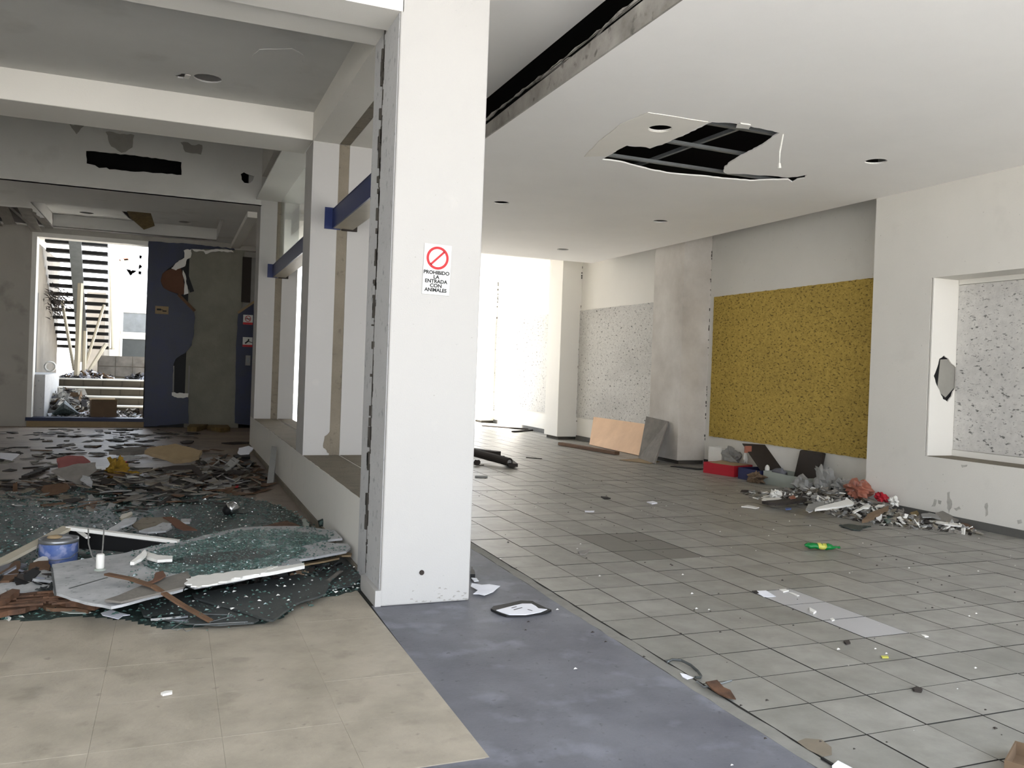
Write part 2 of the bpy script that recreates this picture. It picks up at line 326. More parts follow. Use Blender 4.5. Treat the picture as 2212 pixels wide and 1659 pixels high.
wallpanel('pitted_panel', 'far white pitted panel', [[(17.76, .50), (22.29, .50), (22.29, 2.89), (17.76, 2.89)]], 8.45, M['speck'], WB)
def pier(name, x0, x1, y0, y1, z1, m, seed):
    o = MB().box(x0, x1, y0, y1, .065, z1).obj(name, m, None); struct(o); bevel(o, .008, 2)
    MB().box(x0 + .05, x1, y0 + .04, y1 - .04, 0, .065).obj('pier_foot', M['concrete_dark'], o)
    # broken plaster chips along the inner joint
    r = random.Random(seed); c = MB()
    for k in range(34):
        z = r.uniform(.3, z1 - .3); h = r.uniform(.012, .05); c.box(x1 - .02 - r.uniform(0, .02), x1 + .001, y0 - .006, y0 + .002, z, z + h)
    q = c.obj('joint_chips', M['concrete_dark'], o); q['kind'] = 'stuff'
    return o
pier('wall_right_pier', 8.03, 8.60, 12.3, 13.26, 4.6, M['stain'], 1)
pier('wall_right_pier', 7.97, 8.46, 17.03, 17.74, 4.3, M['wall_clean'], 2)
pier('wall_right_pier', 8.05, 8.46, 22.3, 22.9, 4.3, M['wall_clean'], 3)
def skirt(name, *bx): return struct(MB().box(*bx).obj(name, M['skirt']))
skirt('baseboard_right', 7.935, 7.949, 1.0, 8.0, 0, .085); skirt('baseboard_right', 8.563, 8.579, 8.0, 12.29, 0, .09)
skirt('baseboard_right', 8.433, 8.449, 13.27, 17.02, 0, .10); skirt('baseboard_right', 8.433, 8.449, 17.75, 22.29, 0, .10)
skirt('baseboard_right', 7.951, 8.58, 8.001, 8.014, 0, .09)

# ------------------------------------------------------------------ right ceiling with holes, fascia, plenum
DL = [(4.08, 6.73), (6.60, 6.67), (4.07, 10.75), (6.58, 10.76), (6.63, 14.21)]
big = [(4.157,8.015),(4.146,7.910),(4.098,7.396),(4.147,7.408),(4.303,7.358),(4.365,7.383),(4.374,7.258),(4.396,7.207),(4.394,6.799),(4.380,6.354),(4.545,6.295),(4.853,6.302),(5.108,6.329),(5.245,6.801),(5.324,7.227),(5.381,7.460),(5.475,7.686),(5.571,7.826),(5.661,7.874),(5.807,7.786),(5.993,7.752),(6.193,7.685),(6.321,7.685),(6.386,7.595),(6.410,7.452),(6.499,7.605),(6.475,7.699),(6.523,7.832),(6.389,7.751),(6.221,7.879),(6.075,8.021),(5.900,8.045),(5.741,8.087),(5.499,8.099),(5.286,8.149),(5.062,8.179),(4.797,8.135),(4.582,8.068),(4.374,8.003),(4.261,8.000)]
cl = MB().slab([[(2.78, 2.4), (7.95, 2.4), (7.95, 15.6), (2.78, 15.6)]] + [circ(x, y, .108) for x, y in DL] + [rag(big, .05, .008, 5)], 3.77, 3.785)
CE = struct(fixn(cl.obj('ceiling', M['ceiling'])))
for x, y in DL:                                          # cut gypsum rim of each light hole
    rim = MB(); rim.lathe([(.107, 3.769), (.107, 3.777), (.112, 3.777)], 24, (x, y, 0)); rim.obj('hole_rim', M['white'], CE)
MB().slab([rag([(3.930,7.977),(3.777,7.298),(3.695,6.786),(3.737,6.374),(4.338,6.350),(4.372,6.782),(4.381,7.183),(4.352,7.239),(4.351,7.358),(4.260,7.330),(4.100,7.363),(4.122,7.845)], .1, .006, 4), circ(4.08, 6.73, .112)], 3.764, 3.769).obj('patched_area', M['patchwarm'], CE)
MB().slab([rag([(4.600,6.288),(4.594,6.228),(4.705,6.230),(4.761,6.329),(4.635,6.350)], .03, .004, 2)], 3.755, 3.766).obj('torn_flap', M['white'], CE)
MB().tube([([(5.162,6.350)][0][0], [(5.162,6.350)][0][1], 3.77), (5.13, 6.35, 3.60), (5.14, 6.36, 3.48)], [.006, .008, .004], 6).tube([(5.14, 6.36, 3.50), (5.145, 6.36, 3.455)], [.012, .016], 6).obj('hanging_scrap', M['white'], CE)
fj = [(2.4, 3.98), (4.9, 3.99), (5.25, 3.985), (5.5, 3.94), (5.75, 3.93), (6.2, 3.945), (6.8, 3.95), (7.3, 3.955), (7.86, 3.94), (8.6, 3.95), (10, 3.94), (12, 3.95), (15.6, 3.94)]
fa = MB().slab([[(15.6, 3.769), (2.4, 3.769)] + rag(fj + [(15.6, 3.9401)], .07, .010, 11)], 2.768, 2.784, 'x'); struct(fixn(fa.obj('trim_2', M['fascia'])))
# furring channels and carriers above the broken ceiling
def chan(p, q, wd=.05, h=.02): 
    return MB().bar(p, q, wd, h)
for (a_, b_) in ((((3.6, 6.50, 3.805)), (7.6, 6.50, 3.805)), (((3.6, 7.17, 3.805)), (7.6, 7.30, 3.805)), (((3.6, 7.93, 3.80)), (7.6, 7.97, 3.80))):
    MB().bar(a_, b_, .05, .012).bar((a_[0], a_[1] - .03, a_[2] + .01), (b_[0], b_[1] - .03, b_[2] + .01), .012, .02).bar((a_[0], a_[1] + .03, a_[2] + .01), (b_[0], b_[1] + .03, b_[2] + .01), .012, .02).obj('furring_channel', M['metal'], CE)
MB().bar((4.90, 5.8, 3.85), (4.72, 9.0, 3.85), .035, .035).obj('carrier_channel', M['metal'], CE)
MB().bar((4.95, 6.2, 3.9), (4.95, 6.6, 4.3), .02, .02).obj('carrier_channel', M['metal'], CE)
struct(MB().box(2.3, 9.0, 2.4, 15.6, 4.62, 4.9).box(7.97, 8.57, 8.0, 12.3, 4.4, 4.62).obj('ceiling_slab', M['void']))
struct(MB().box(2.78, 7.95, 2.38, 2.40, 3.77, 4.7).box(2.78, 7.95, 15.6, 15.62, 3.77, 4.7).obj('ceiling_end', M['wall_clean']))
struct(MB().box(1.2, 2.80, 2.4, 15.62, 4.18, 4.20).obj('ceiling_strip', M['ceiling']))
struct(MB().box(1.2, 9.0, 15.62, 21.9, 4.06, 4.3).obj('ceiling_far', M['ceiling']))

# ------------------------------------------------------------------ middle wall with pillars, sills and bays
wm = MB()
wm.box(1.28, 1.55, 5.95, 14.65, 0, .54); wm.box(1.55, 1.66, 5.95, 14.65, 0, .528); wm.box(1.66, 1.90, 5.95, 14.65, 0, .54)
wm.box(1.28, 1.55, 5.95, 9.2, 3.80, 5.3); wm.box(1.55, 1.66, 5.95, 9.2, 3.812, 5.3); wm.box(1.66, 1.90, 5.95, 9.2, 3.80, 5.3)
wm.box(1.28, 1.56, 9.2, 14.65, 4.57, 5.3); wm.box(1.66, 1.90, 9.2, 14.65, 4.57, 5.3); wm.box(1.56, 1.66, 9.2, 14.65, 4.60, 5.3)
WM = struct(wm.obj('wall_middle', M['wall']))
# pillar at the front: faces Y 5.16, groove down its left side
p = MB(); p.box(1.245, 1.83, 5.16, 5.58, 0, 4.62); p.box(1.30, 1.83, 5.58, 5.64, .0, 4.6); p.box(1.265, 1.90, 5.64, 5.95, 0, 5.3)
po = p.obj('pillar', M['pillar'], WM); po['label'] = 'front pillar with the prohibition sign'; bevel(po, .012, 3)
MB().box(1.212, 1.25, 5.162, 5.60, 0, .10).obj('plinth', M['pillar'], WM)
MB().box(1.2405, 1.2449, 5.185, 5.578, .10, 3.70).obj('reveal_face', M['reveal'], WM); MB().box(1.2605, 1.2649, 5.642, 5.945, 0, 3.76).obj('reveal_face', M['reveal'], WM)  # thin mottled grey sheets over the left faces of the front pillar
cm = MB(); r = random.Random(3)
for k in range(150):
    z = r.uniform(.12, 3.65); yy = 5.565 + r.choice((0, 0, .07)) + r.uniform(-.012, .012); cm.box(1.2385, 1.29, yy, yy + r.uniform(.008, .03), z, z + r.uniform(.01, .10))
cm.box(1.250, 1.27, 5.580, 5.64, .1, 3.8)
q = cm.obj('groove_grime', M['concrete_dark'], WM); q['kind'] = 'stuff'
def jamb(y0, y1, z0, z1, lab):
    o = MB().box(1.28, 1.55, y0, y1, z0, z1).box(1.55, 1.66, y0 + .012, y1, z0, z1).box(1.66, 1.905, y0, y1, z0, z1).obj('pillar', M['pillar'], WM); o['label'] = lab; return o
jamb(8.93, 9.45, .54, 3.80, 'second pillar along the low wall'); jamb(14.65, 15.3, .54, 5.3, 'third pillar along the low wall')
MB().box(1.28, 1.905, 14.65, 15.3, 0, .54).obj('pillar_base', M['wall'], WM)
def strip(name, *bx):
    return MB().box(*bx).obj(name, M['concrete'], WM)
strip('channel_strip', 1.551, 1.659, 8.934, 8.943, .54, 3.80); strip('channel_strip', 1.551, 1.659, 14.654, 14.663, .54, 4.55)
strip('channel_strip', 1.551, 1.659, 5.95, 8.93, 3.805, 3.813)
MB().slab([rag([(1.49, .62), (1.55, .56), (1.56, .80), (1.50, .74)], .02, .006, 2)], 8.924, 8.935, 'y').obj('bare_patch', M['concrete'], WM)
for (y0, y1) in ((5.96, 8.92), (9.46, 14.64)):
    MB().slab([rag([(1.285, y0), (1.645, y0), (1.645, y1), (1.285, y1)], .1, .004, 1)], .540, .543).obj('sill_screed', M['concrete'], WM)
    MB().box(1.668, 1.895, y0, y1, .540, .544).obj('sill_screed', M['concrete'], WM)
sk = MB().box(1.262, 1.279, 5.65, 15.3, 0, .06).obj('wall_foot', M['concrete'], WM)
# blue transoms
def transom(y0, y1, n, pane):
    W_ = struct(MB().box(1.50, 1.515, y0, y1, 2.915, 3.115).box(1.50, 1.56, y0, y1, 3.105, 3.118).obj(n, M['bluesteel']))
    MB().box(1.515, 1.715, y0, y1, 2.915, 2.935).obj('transom_flange', M['cream'], W_)
    MB().box(1.42, 1.585, y1 - .012, y1 - .001, 2.905, 3.13).obj('end_plate', M['bluesteel'], W_)
    MB().box(1.60, 1.76, y1 - .03, y1 - .001, 2.90, 2.97).obj('end_bracket', M['darkcard'], W_)
    if pane: MB().box(1.60, 1.606, y0, y1, 3.12, 4.60).obj('glass_pane', M['glass'], W_)
    return W_
transom(5.96, 8.93, 'window_1', False); transom(9.46, 14.65, 'window_2', True)

# ------------------------------------------------------------------ left rooms
hd = MB(); hd.box(-4.2, 1.262, 5.16, 5.50, 3.70, 4.62); hd.box(-4.2, 1.262, 5.50, 5.55, 3.735, 4.62); hd.box(-4.2, 1.27, 5.55, 5.95, 3.76, 4.62)
hd.box(-4.2, -2.5, 5.16, 5.95, 0, 3.76); WF = struct(hd.obj('wall_front', M['wall_clean']))
gr = MB(); r = random.Random(5)
for k in range(60):
    x = r.uniform(-2.4, 1.2); gr.box(x, x + r.uniform(.03, .25), 5.495, 5.55, 3.722 + r.uniform(0, .008), 3.74)
q = gr.obj('groove_grime', M['concrete'], WF); q['kind'] = 'stuff'
c1 = rag(circ(.22, 8.37, .125, 16), .05, .004, 1); c2 = rag([(-0.062,8.426),(-0.007,8.343),(0.071,8.328),(0.057,8.432),(0.010,8.485),(-0.038,8.483)], .03, .01, 2)
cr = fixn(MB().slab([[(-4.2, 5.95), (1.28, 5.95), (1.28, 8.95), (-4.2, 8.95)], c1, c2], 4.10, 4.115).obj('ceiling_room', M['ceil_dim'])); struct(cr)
MB().slab([rag([(0.542,7.584),(0.588,7.374),(0.832,7.225),(0.941,7.329),(0.991,7.829),(0.807,7.994),(0.644,7.986)], .06, .012, 3)], 4.094, 4.101).obj('peeling_patch', M['ceil_dim'], cr)
MB().slab([rag([(0.024,8.313),(0.071,8.315),(0.057,8.432),(0.017,8.425)], .02, .003, 3)], 4.085, 4.092).obj('torn_flap', M['white'], cr)
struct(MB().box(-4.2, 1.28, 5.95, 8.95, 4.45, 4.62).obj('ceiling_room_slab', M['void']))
struct(bevel(MB().box(-4.2, 1.279, 8.95, 9.58, 3.81, 5.2).obj('wall_beam', M['wall_clean']), .008))
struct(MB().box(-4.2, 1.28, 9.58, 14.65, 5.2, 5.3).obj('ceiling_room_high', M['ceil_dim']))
# bulkhead with the air slot and a hole
slot = [(-1.342,4.653),(-1.155,4.663),(-0.927,4.671),(-0.596,4.670),(-0.292,4.665),(0.032,4.654),(0.038,4.447),(-0.251,4.442),(-0.588,4.423),(-0.840,4.414),(-1.011,4.408),(-1.051,4.432),(-1.154,4.412),(-1.214,4.448),(-1.330,4.462)]
hol = [(0.943,4.571),(0.993,4.607),(1.090,4.573),(1.156,4.558),(1.137,4.486),(1.079,4.434),(1.006,4.433),(0.961,4.481)]
bh = fixn(MB().slab([[(-4.2, 4.08), (1.28, 4.08), (1.28, 5.2), (-4.2, 5.2)], rag(slot, .06, .010, 6), rag(hol, .04, .01, 7)], 14.65, 14.665, 'y').obj('wall_bulkhead', M['ceil_dim'])); struct(bh)
for k, pl in enumerate(([(-1.080,4.982),(-0.672,4.987),(-0.693,4.795),(-0.848,4.688),(-0.995,4.770)], [(-1.582,5.033),(-1.379,5.033),(-1.483,4.890)], [(0.008,4.962),(0.336,4.961),(0.320,4.809),(0.082,4.823)])):
    MB().slab([rag(pl, .05, .02, k)], 14.638, 14.648, 'y').obj('torn_patch', M['patchgrey'], bh)
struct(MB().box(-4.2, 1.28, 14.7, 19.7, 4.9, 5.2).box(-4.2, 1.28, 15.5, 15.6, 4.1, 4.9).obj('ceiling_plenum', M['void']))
hl = [(-3.6, 17.3), (-2.92, 17.32), (-2.42, 17.27), (-2.44, 18.4), (-2.43, 19.40), (-3.0, 19.35), (-3.6, 19.4)]
c3 = fixn(MB().slab([[(-4.2, 14.65), (1.30, 14.65), (1.30, 19.7), (-4.2, 19.7)], rect(-2.34, .80, 16.53, 19.46), rag(hl, .15, .03, 9)], 4.08, 4.095).obj('ceiling_back', M['ceil_dim'])); struct(c3)
co = MB().slab([rect(-2.34, .80, 16.53, 19.46), circ(-1.69, 18.93, .13), circ(.15, 18.95, .13), rag([(-1.024,18.269),(-0.713,18.411),(-0.481,19.499),(-0.600,19.915),(-0.796,19.775),(-0.943,19.039)], .08, .01, 3)], 4.34, 4.355)
struct(fixn(co.obj('ceiling_coffer', M['ceil_dim'])))
struct(MB().box(-2.36, -2.34, 16.5, 19.48, 4.081, 4.34).box(.80, .82, 16.5, 19.48, 4.081, 4.34).box(-2.34, .80, 16.51, 16.53, 4.081, 4.34).box(-2.34, .80, 19.46, 19.48, 4.081, 4.34).obj('trim_3', M['ceil_dim']))
ins = MB(); 
g0 = [(-0.953,16.460),(-0.402,16.359),(-0.434,17.955),(-0.698,18.194)]
ins.add([(g0[0][0], g0[0][1], 4.33), (-.50, 17.4, 4.31), (-.42, 18.3, 4.14), (-.62, 18.4, 4.06), (-.85, 17.6, 4.16), (-.6, 17.9, 4.2)], [(0, 1, 5, 4), (1, 2, 5), (2, 3, 5), (3, 4, 5)])
io = ins.obj('insulation_flap', M['insul']); so_ = io.modifiers.new('s', 'SOLIDIFY'); so_.thickness = .03
tag(io, 'torn yellow insulation flap hanging from the coffered ceiling', 'insulation')
db = MB(); r = random.Random(8)
for k in range(9):
    x = r.uniform(-3.4, -2.6); db.bar((x, 17.6 + r.uniform(-.2, .8), 4.3), (x + r.uniform(-.1, .5), 18.6 + r.uniform(-.2, .6), 3.93 + r.uniform(-.05, .12)), r.uniform(.05, .25), .012)
tag(db.obj('hanging_ceiling_scraps', M['cement']), 'torn board and channel scraps hanging at the dark ceiling hole, far left', 'ceiling debris')
struct(MB().box(-4.4, -4.2, 5.16, 19.9, 0, 5.3).obj('wall_left', M['wall']))
struct(MB().box(1.12, 1.30, 15.3, 19.7, 3.98, 4.9).box(1.30, 2.6, 15.3, 19.7, 4.5, 4.6).obj('wall_side_beam', M['wall_clean']))
struct(MB().box(1.9, 2.0, 15.3, 19.9, 0, 4.6).obj('wall_side', M['wall_clean']))
# back wall around the doorway
bw = MB(); bw.box(-4.2, -2.69, 19.7, 19.95, 0, 4.9); bw.box(-2.69, -.56, 19.7, 19.95, 3.90, 4.9); bw.box(-.56, 2.0, 19.95, 20.1, 0, 4.9); bw.box(-.56, 2.0, 19.7, 19.95, 3.95, 4.9)
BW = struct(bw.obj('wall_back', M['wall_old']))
struct(MB().box(-2.73, -2.64, 19.66, 19.98, .16, 3.97).box(-2.64, -.56, 19.66, 19.98, 3.88, 3.97).obj('door_1', M['white']))
struct(MB().box(-2.72, -.53, 19.62, 19.95, .0, .12).obj('trim_4', M['tan'])); struct(MB().box(-2.74, -.53, 19.60, 19.97, .12, .19).obj('trim_5', M['blue']))
# blue gypsum lining, torn open over the concrete column
bl = [(-0.553,3.967),(0.265,3.981),(1.172,3.960),(1.202,3.922),(0.988,3.944),(0.636,3.903),(0.457,3.868),(0.335,3.857),(0.205,3.816),(0.160,3.762),(0.172,3.683),(0.018,3.570),(-0.144,3.418),(-0.260,3.300),(-0.291,3.149),(-0.232,2.995),(-0.110,2.934),(0.020,2.893),(0.068,2.866),(0.192,2.745),(0.395,2.547),(0.419,2.397),(0.411,2.055),(0.372,1.792),(0.247,1.616),(0.065,1.489),(0.014,1.317),(0.015,0.718),(0.333,0.675),(0.361,0.093),(-0.531,0.015)]
BL = fixn(MB().slab([rag(bl, .08, .010, 12)], 19.60, 19.62, 'y').obj('blue_lining', M['blue'], BW)); BL['label'] = 'blue painted gypsum board with torn edge'
MB().box(.27, 1.40, 19.72, 19.95, 0, 3.95).obj('concrete_column', M['column'], BW)
MB().box(-.56, .27, 19.80, 19.95, 0, 3.95).obj('dark_backing', M['black'], BW)
MB().slab([rag([(-0.292,3.153),(-0.251,3.314),(-0.125,3.404),(0.057,3.488),(0.146,3.345),(0.207,2.898),(0.114,2.872),(-0.110,2.937),(-0.232,2.998)], .06, .012, 2)], 19.645, 19.665, 'y').obj('brown_backing_board', M['brownboard'], BW)
MB().slab([rag([(0.143,3.409),(0.192,3.323),(0.271,2.909),(0.179,2.872),(0.189,3.143),(0.137,3.319)], .05, .008, 2)], 19.585, 19.60, 'y').obj('white_torn_edge', M['white'], BW)
MB().slab([rag([(0.148,3.828),(0.306,3.872),(0.293,3.691),(0.220,3.645),(0.187,3.492),(0.077,3.434),(0.005,3.388),(-0.089,3.421),(0.036,3.570),(0.163,3.670)], .04, .012, 2)], 19.588, 19.602, 'y').obj('white_torn_edge', M['white'], BW)
MB().slab([rag([(0.306,3.872),(0.626,3.870),(0.835,3.918),(1.123,3.923),(1.173,3.876),(0.836,3.868),(0.666,3.823),(0.591,3.786),(0.551,3.843),(0.364,3.827)], .04, .01, 5)], 19.588, 19.602, 'y').obj('white_torn_edge', M['white'], BW)
def BY(px): return px
d1 = [(0.067,2.875),(0.414,2.537)]; MB().bar((d1[0][0], 19.58, d1[0][1]), (d1[1][0], 19.58, d1[1][1]), .03, .06).obj('lath_or_dark_gap', M['wood'], BW)
d2 = [(0.130,3.538),(0.344,2.954)]; MB().bar((d2[0][0], 19.69, d2[0][1]), (d2[1][0], 19.69, d2[1][1]), .03, .09).obj('lath_or_dark_gap', M['black'], BW)  # black bar painted in for the shaded gap behind the tear
for a_, b_ in ([(0.023,1.337),(0.033,0.740)], [(0.339,1.349),(0.340,0.727)]):
    MB().bar((a_[0], 19.63, a_[1]), (b_[0], 19.63, b_[1]), .035, .03).obj('wall_stud', M['greyboard'], BW)
MB().slab([rag([(0.004,0.759),(0.340,0.747),(0.333,0.666),(0.231,0.644),(0.091,0.661),(0.006,0.699)], .03, .01, 2)], 19.585, 19.60, 'y').obj('white_torn_edge', M['white'], BW)
br = [(1.632,2.786),(1.315,2.561),(1.288,1.894),(1.317,0.113),(1.722,0.055)]
fixn(MB().slab([rag(br, .1, .006, 2)], 19.60, 19.62, 'y').obj('blue_lining', M['blue'], BW))
MB().box(1.37, 1.56, 19.65, 19.71, 2.8, 3.8).obj('wall_stud', M['darkcard'], BW); MB().box(1.56, 1.9, 19.66, 19.71, 2.5, 3.8).obj('grey_backing', M['greyboard'], BW)
d3 = [(1.639,2.816),(1.304,2.549)]; MB().bar((d3[0][0], 19.58, d3[0][1]), (d3[1][0], 19.58, d3[1][1]), .03, .05).obj('lath_or_dark_gap', M['tan'], BW)
struct(MB().box(-6.5, 9.0, -1.6, 19.96, 5.31, 5.6).box(1.2, 9.0, 19.96, 22.0, 4.3, 5.6).box(-6.5, 1.2, 19.96, 21.6, 4.6, 5.0).box(-6.5, 9.0, -1.7, -1.6, 4.3, 5.6).obj('ceiling_roof_sunblock', M['void']))  # unseen roof stops sun leaks; added courtyard overhang keeps sun off room floor
struct(MB().box(9.0, 9.1, -1.6, 23.7, -.3, 5.6).obj('wall_outer', M['wall']))
struct(MB().box(-6.5, 2.78, -1.6, 5.16, 4.60, 4.62).box(2.78, 9.0, -1.6, 2.38, 4.60, 4.62).box(7.95, 9.0, -1.6, 1.0, 0, 4.6).box(-5.2, -5.0, -1.6, 5.16, 0, 4.6).box(-5.2, -4.2, 5.16, 5.3, 0, 4.6).obj('ceiling_added_canopy', M['ceil_dim']))  # unseen canopy and left wall added to cut light on pillar and floor
#PART2
# ------------------------------------------------------------------ signs
def textmesh(txt, size, name='lettering', ext=.0006, wscale=1.0):
    cu = bpy.data.curves.new(name, 'FONT'); cu.body = txt; cu.size = size; cu.align_x = 'CENTER'; cu.extrude = ext; cu.resolution_u = 3; cu.offset = size * .034
    o = bpy.data.objects.new(name, cu); COL.objects.link(o); bpy.context.view_layer.update()
    me = bpy.data.meshes.new_from_object(o.evaluated_get(bpy.context.evaluated_depsgraph_get())); bpy.data.objects.remove(o)
    me.name = name
    for v in me.vertices: v.co.x *= wscale
    return me
def ring(r0, r1, t, n=40):
    v = []; f = []
    for k in range(n):
        a = 2 * math.pi * k / n; c, s_ = math.cos(a), math.sin(a)
        v += [(r0 * c, 0, r0 * s_), (r1 * c, 0, r1 * s_), (r0 * c, -t, r0 * s_), (r1 * c, -t, r1 * s_)]
    for k in range(n):
        a = 4 * k; b = 4 * ((k + 1) % n); f += [(a + 2, a + 3, b + 3, b + 2), (a + 1, b + 1, b + 3, a + 3), (a, a + 2, b + 2, b)]
    return v, f
sg = empty('prohibition_sign', (1.533, 5.158, 2.12), 'white prohibition sign with red ring and black capitals on the front pillar', 'sign')
W2, H2 = .090, .160
b = MB().box(-W2, W2, -.004, 0, -H2, H2).obj('sign_plate', M['signwhite'], sg); bevel(b, .006, 3)
v, f = ring(.057, .073, .0016); mb = MB(); mb.add([(x, y - .004, z + .073) for x, y, z in v], f)
mb.bar((-.043, -.0048, .073 - .043), (.043, -.0048, .073 + .043), .0016, .013); mb.obj('prohibition_ring', M['signred'], sg)
for k, (t_, wsc) in enumerate((('PROHIBIDO', 1.02), ('LA', 1.05), ('ENTRADA', 1.02), ('CON', 1.08), ('ANIMALES', 1.0))):
    me = textmesh(t_, .0315, wscale=wsc); me.materials.clear(); me.materials.append(M['ink'])
    o = link('lettering', me, sg); o.rotation_euler = (math.pi / 2, 0, 0); o.location = (-.002, -.005, -.030 - .0275 * k)
sg.rotation_euler = (0, math.radians(1.2), 0)
# nail hole / anchor near the pillar foot
tag(MB().lathe([(0, 0), (.012, 0), (.016, .004), (.016, .01)], 14, M4=Matrix.Translation((1.505, 5.150, .20)) @ Matrix.Rotation(-math.pi / 2, 4, 'X')).obj('wall_anchor', M['darkcard']), 'small dark anchor hole plug low on the front pillar', 'anchor')
for nm, px, lab, kind in (('exit_plate', [(-0.383,2.598),(-0.118,2.604),(-0.113,2.436),(-0.378,2.430)], 'small cream plate with worn marks on the blue wall by the doorway', 0),
                          ('no_smoking_sign', [(1.413,2.514),(1.619,2.516),(1.626,2.300),(1.419,2.310)], 'upper red and white prohibition sign on the narrow blue strip', 1),
                          ('warning_sign', [(1.419,2.023),(1.625,2.023),(1.633,1.807),(1.426,1.808)], 'lower red and white sign with dark figure on the narrow blue strip', 2),
                          ('switch_plate', [(1.491,1.626),(1.599,1.620),(1.607,1.394),(1.498,1.400)], 'grey switch plate low on the narrow blue strip', 3)):
    cx = sum(q[0] for q in px) / 4; cz = sum(q[1] for q in px) / 4; ww = (px[1][0] - px[0][0]) / 2; hh = (px[1][1] - px[2][1]) / 2
    e = empty(nm, (cx, 19.598, cz), lab, 'sign' if kind < 3 else 'switch')
    bevel(MB().box(-ww, ww, -.012, 0, -hh, hh).obj('plate', M['tan' if kind == 0 else 'greyboard' if kind == 3 else 'signwhite'], e), .01)
    if kind == 0:
        MB().box(-ww * .75, -ww * .1, -.015, -.012, -.01, .03).box(ww * .1, ww * .7, -.015, -.012, -.03, -.005).box(-ww * .3, ww * .2, -.015, -.012, .0, .012).obj('worn_marks', M['ink'], e)
    if kind == 1:
        v, f = ring(hh * .5, hh * .62, .003, 24); MB().add([(x, y - .012, z + hh * .2) for x, y, z in v], f).bar((-hh * .38, -.014, hh * .2 + hh * .38), (hh * .38, -.014, hh * .2 - hh * .38), .003, hh * .12).obj('prohibition_ring', M['signred'], e)
        MB().box(-ww * .5, ww * .5, -.0135, -.012, hh * .1, hh * .26).obj('cigarette', M['ink'], e)
    if kind == 2: MB().lathe([(0, 0), (hh * .16, 0), (hh * .16, .003), (0, .003)], 12, M4=Matrix.Translation((.02, -.012, hh * .5)) @ Matrix.Rotation(math.pi / 2, 4, 'X')).bar((.03, -.014, hh * .35), (-.05, -.014, -hh * .3), .003, hh * .3).bar((.03, -.014, hh * .1), (.10, -.014, -hh * .1), .003, hh * .14).obj('figure', M['ink'], e)
    if kind in (1, 2): MB().box(-ww, ww, -.014, -.012, -hh, -hh * .55).obj('red_band', M['signred'], e)
    if kind == 3: MB().box(-ww * .4, ww * .4, -.02, -.012, -hh * .5, hh * .5).obj('rocker', M['metal'], e)

# ------------------------------------------------------------------ courtyard behind the doorway
struct(MB().box(-4.2, 2.0, 19.95, 21.13, -.29, .15).obj('floor_landing', M['concrete']))
st = empty('stone_stairs', (-1.7, 21.13, .18), 'grey tiled stairs with white nosings beyond the doorway', 'stairs')
for k, (y0, z) in enumerate(((21.13, .368), (21.65, .556), (22.12, .744), (22.68, .932))):
    kid(MB().box(-2.9, 2.0, y0, (22.70 if k < 3 else 29.4), .15, z - .03), 'step', M['riser'], st)
    kid(MB().box(-2.9, 2.0, y0 - .03, y0 + .45, z - .03, z), 'nosing', M['white'], st)
    for j in range(10):
        kid(MB().box(-2.8 + j * .42, -2.8 + j * .42 + .40, y0 - .012, y0, z - .03 - .155, z - .035), 'riser_tile', M['riser'], st)
struct(MB().box(-4.2, -2.95, 19.96, 26.2, .0, 4.04).obj('wall_court_left', M['courtwall']))
MB().box(-2.96, -2.94, 20.3, 22.4, .2, 2.9).obj('doorway_shade_sheet', M['black'], bpy.data.objects['wall_court_left'])  # black sheet paints the shade of an open doorway
MB().box(-2.93, -2.45, 19.96, 22.3, .15, 1.06).obj('low_parapet', M['reveal'], bpy.data.objects['wall_court_left'])
struct(MB().box(-6, -2.35, 20.0, 27.0, 4.45, 4.75).obj('ceiling_gallery', M['wall_clean']))
rw = struct(MB().box(-1.9, 2.0, 25.7, 26.0, .9, 1.50).obj('wall_court_back', M['concrete']))
for j in range(9):
    for i in range(2): MB().box(-1.88 + j * .43, -1.88 + j * .43 + .415, 25.68, 25.70, .935 + i * .285, .935 + i * .285 + .272).obj('wall_tile', M['cement'], rw)
# far facade
ff = empty('neighbour_building', (0, 32, .9), 'white sunlit building with dark windows beyond the courtyard', 'building')
kid(MB().box(-2.6, 4, 32, 38, -.3, 3.35), 'wall', M['whitefac'], ff); tw = [(-2.546,3.478),(-2.011,3.486),(-1.951,1.506)]
kid(MB().box(tw[0][0], tw[1][0], 29.5, 31.9, -.3, tw[0][1]), 'wall', M['courtwall'], ff)['label'] = 'tan side wall'
for x0, x1, z0, z1, m in ((-1.62, .6, 2.35, 3.0, 'metal'), (-1.62, .6, 1.3, 2.1, 'darkslab')):
    wf = kid(MB().box(x0 - .05, x1 + .05, 31.93, 32, z0 - .09, z0 - .01).box(x0 - .05, x1 + .05, 31.93, 32, z1 + .01, z1 + .09).box(x0 - .07, x0, 31.93, 32, z0, z1), 'window_frame', M['white'], ff)
    kid(MB().box(x0, x1, 31.96, 31.99, z0, z1), 'window_pane', M[m], ff)
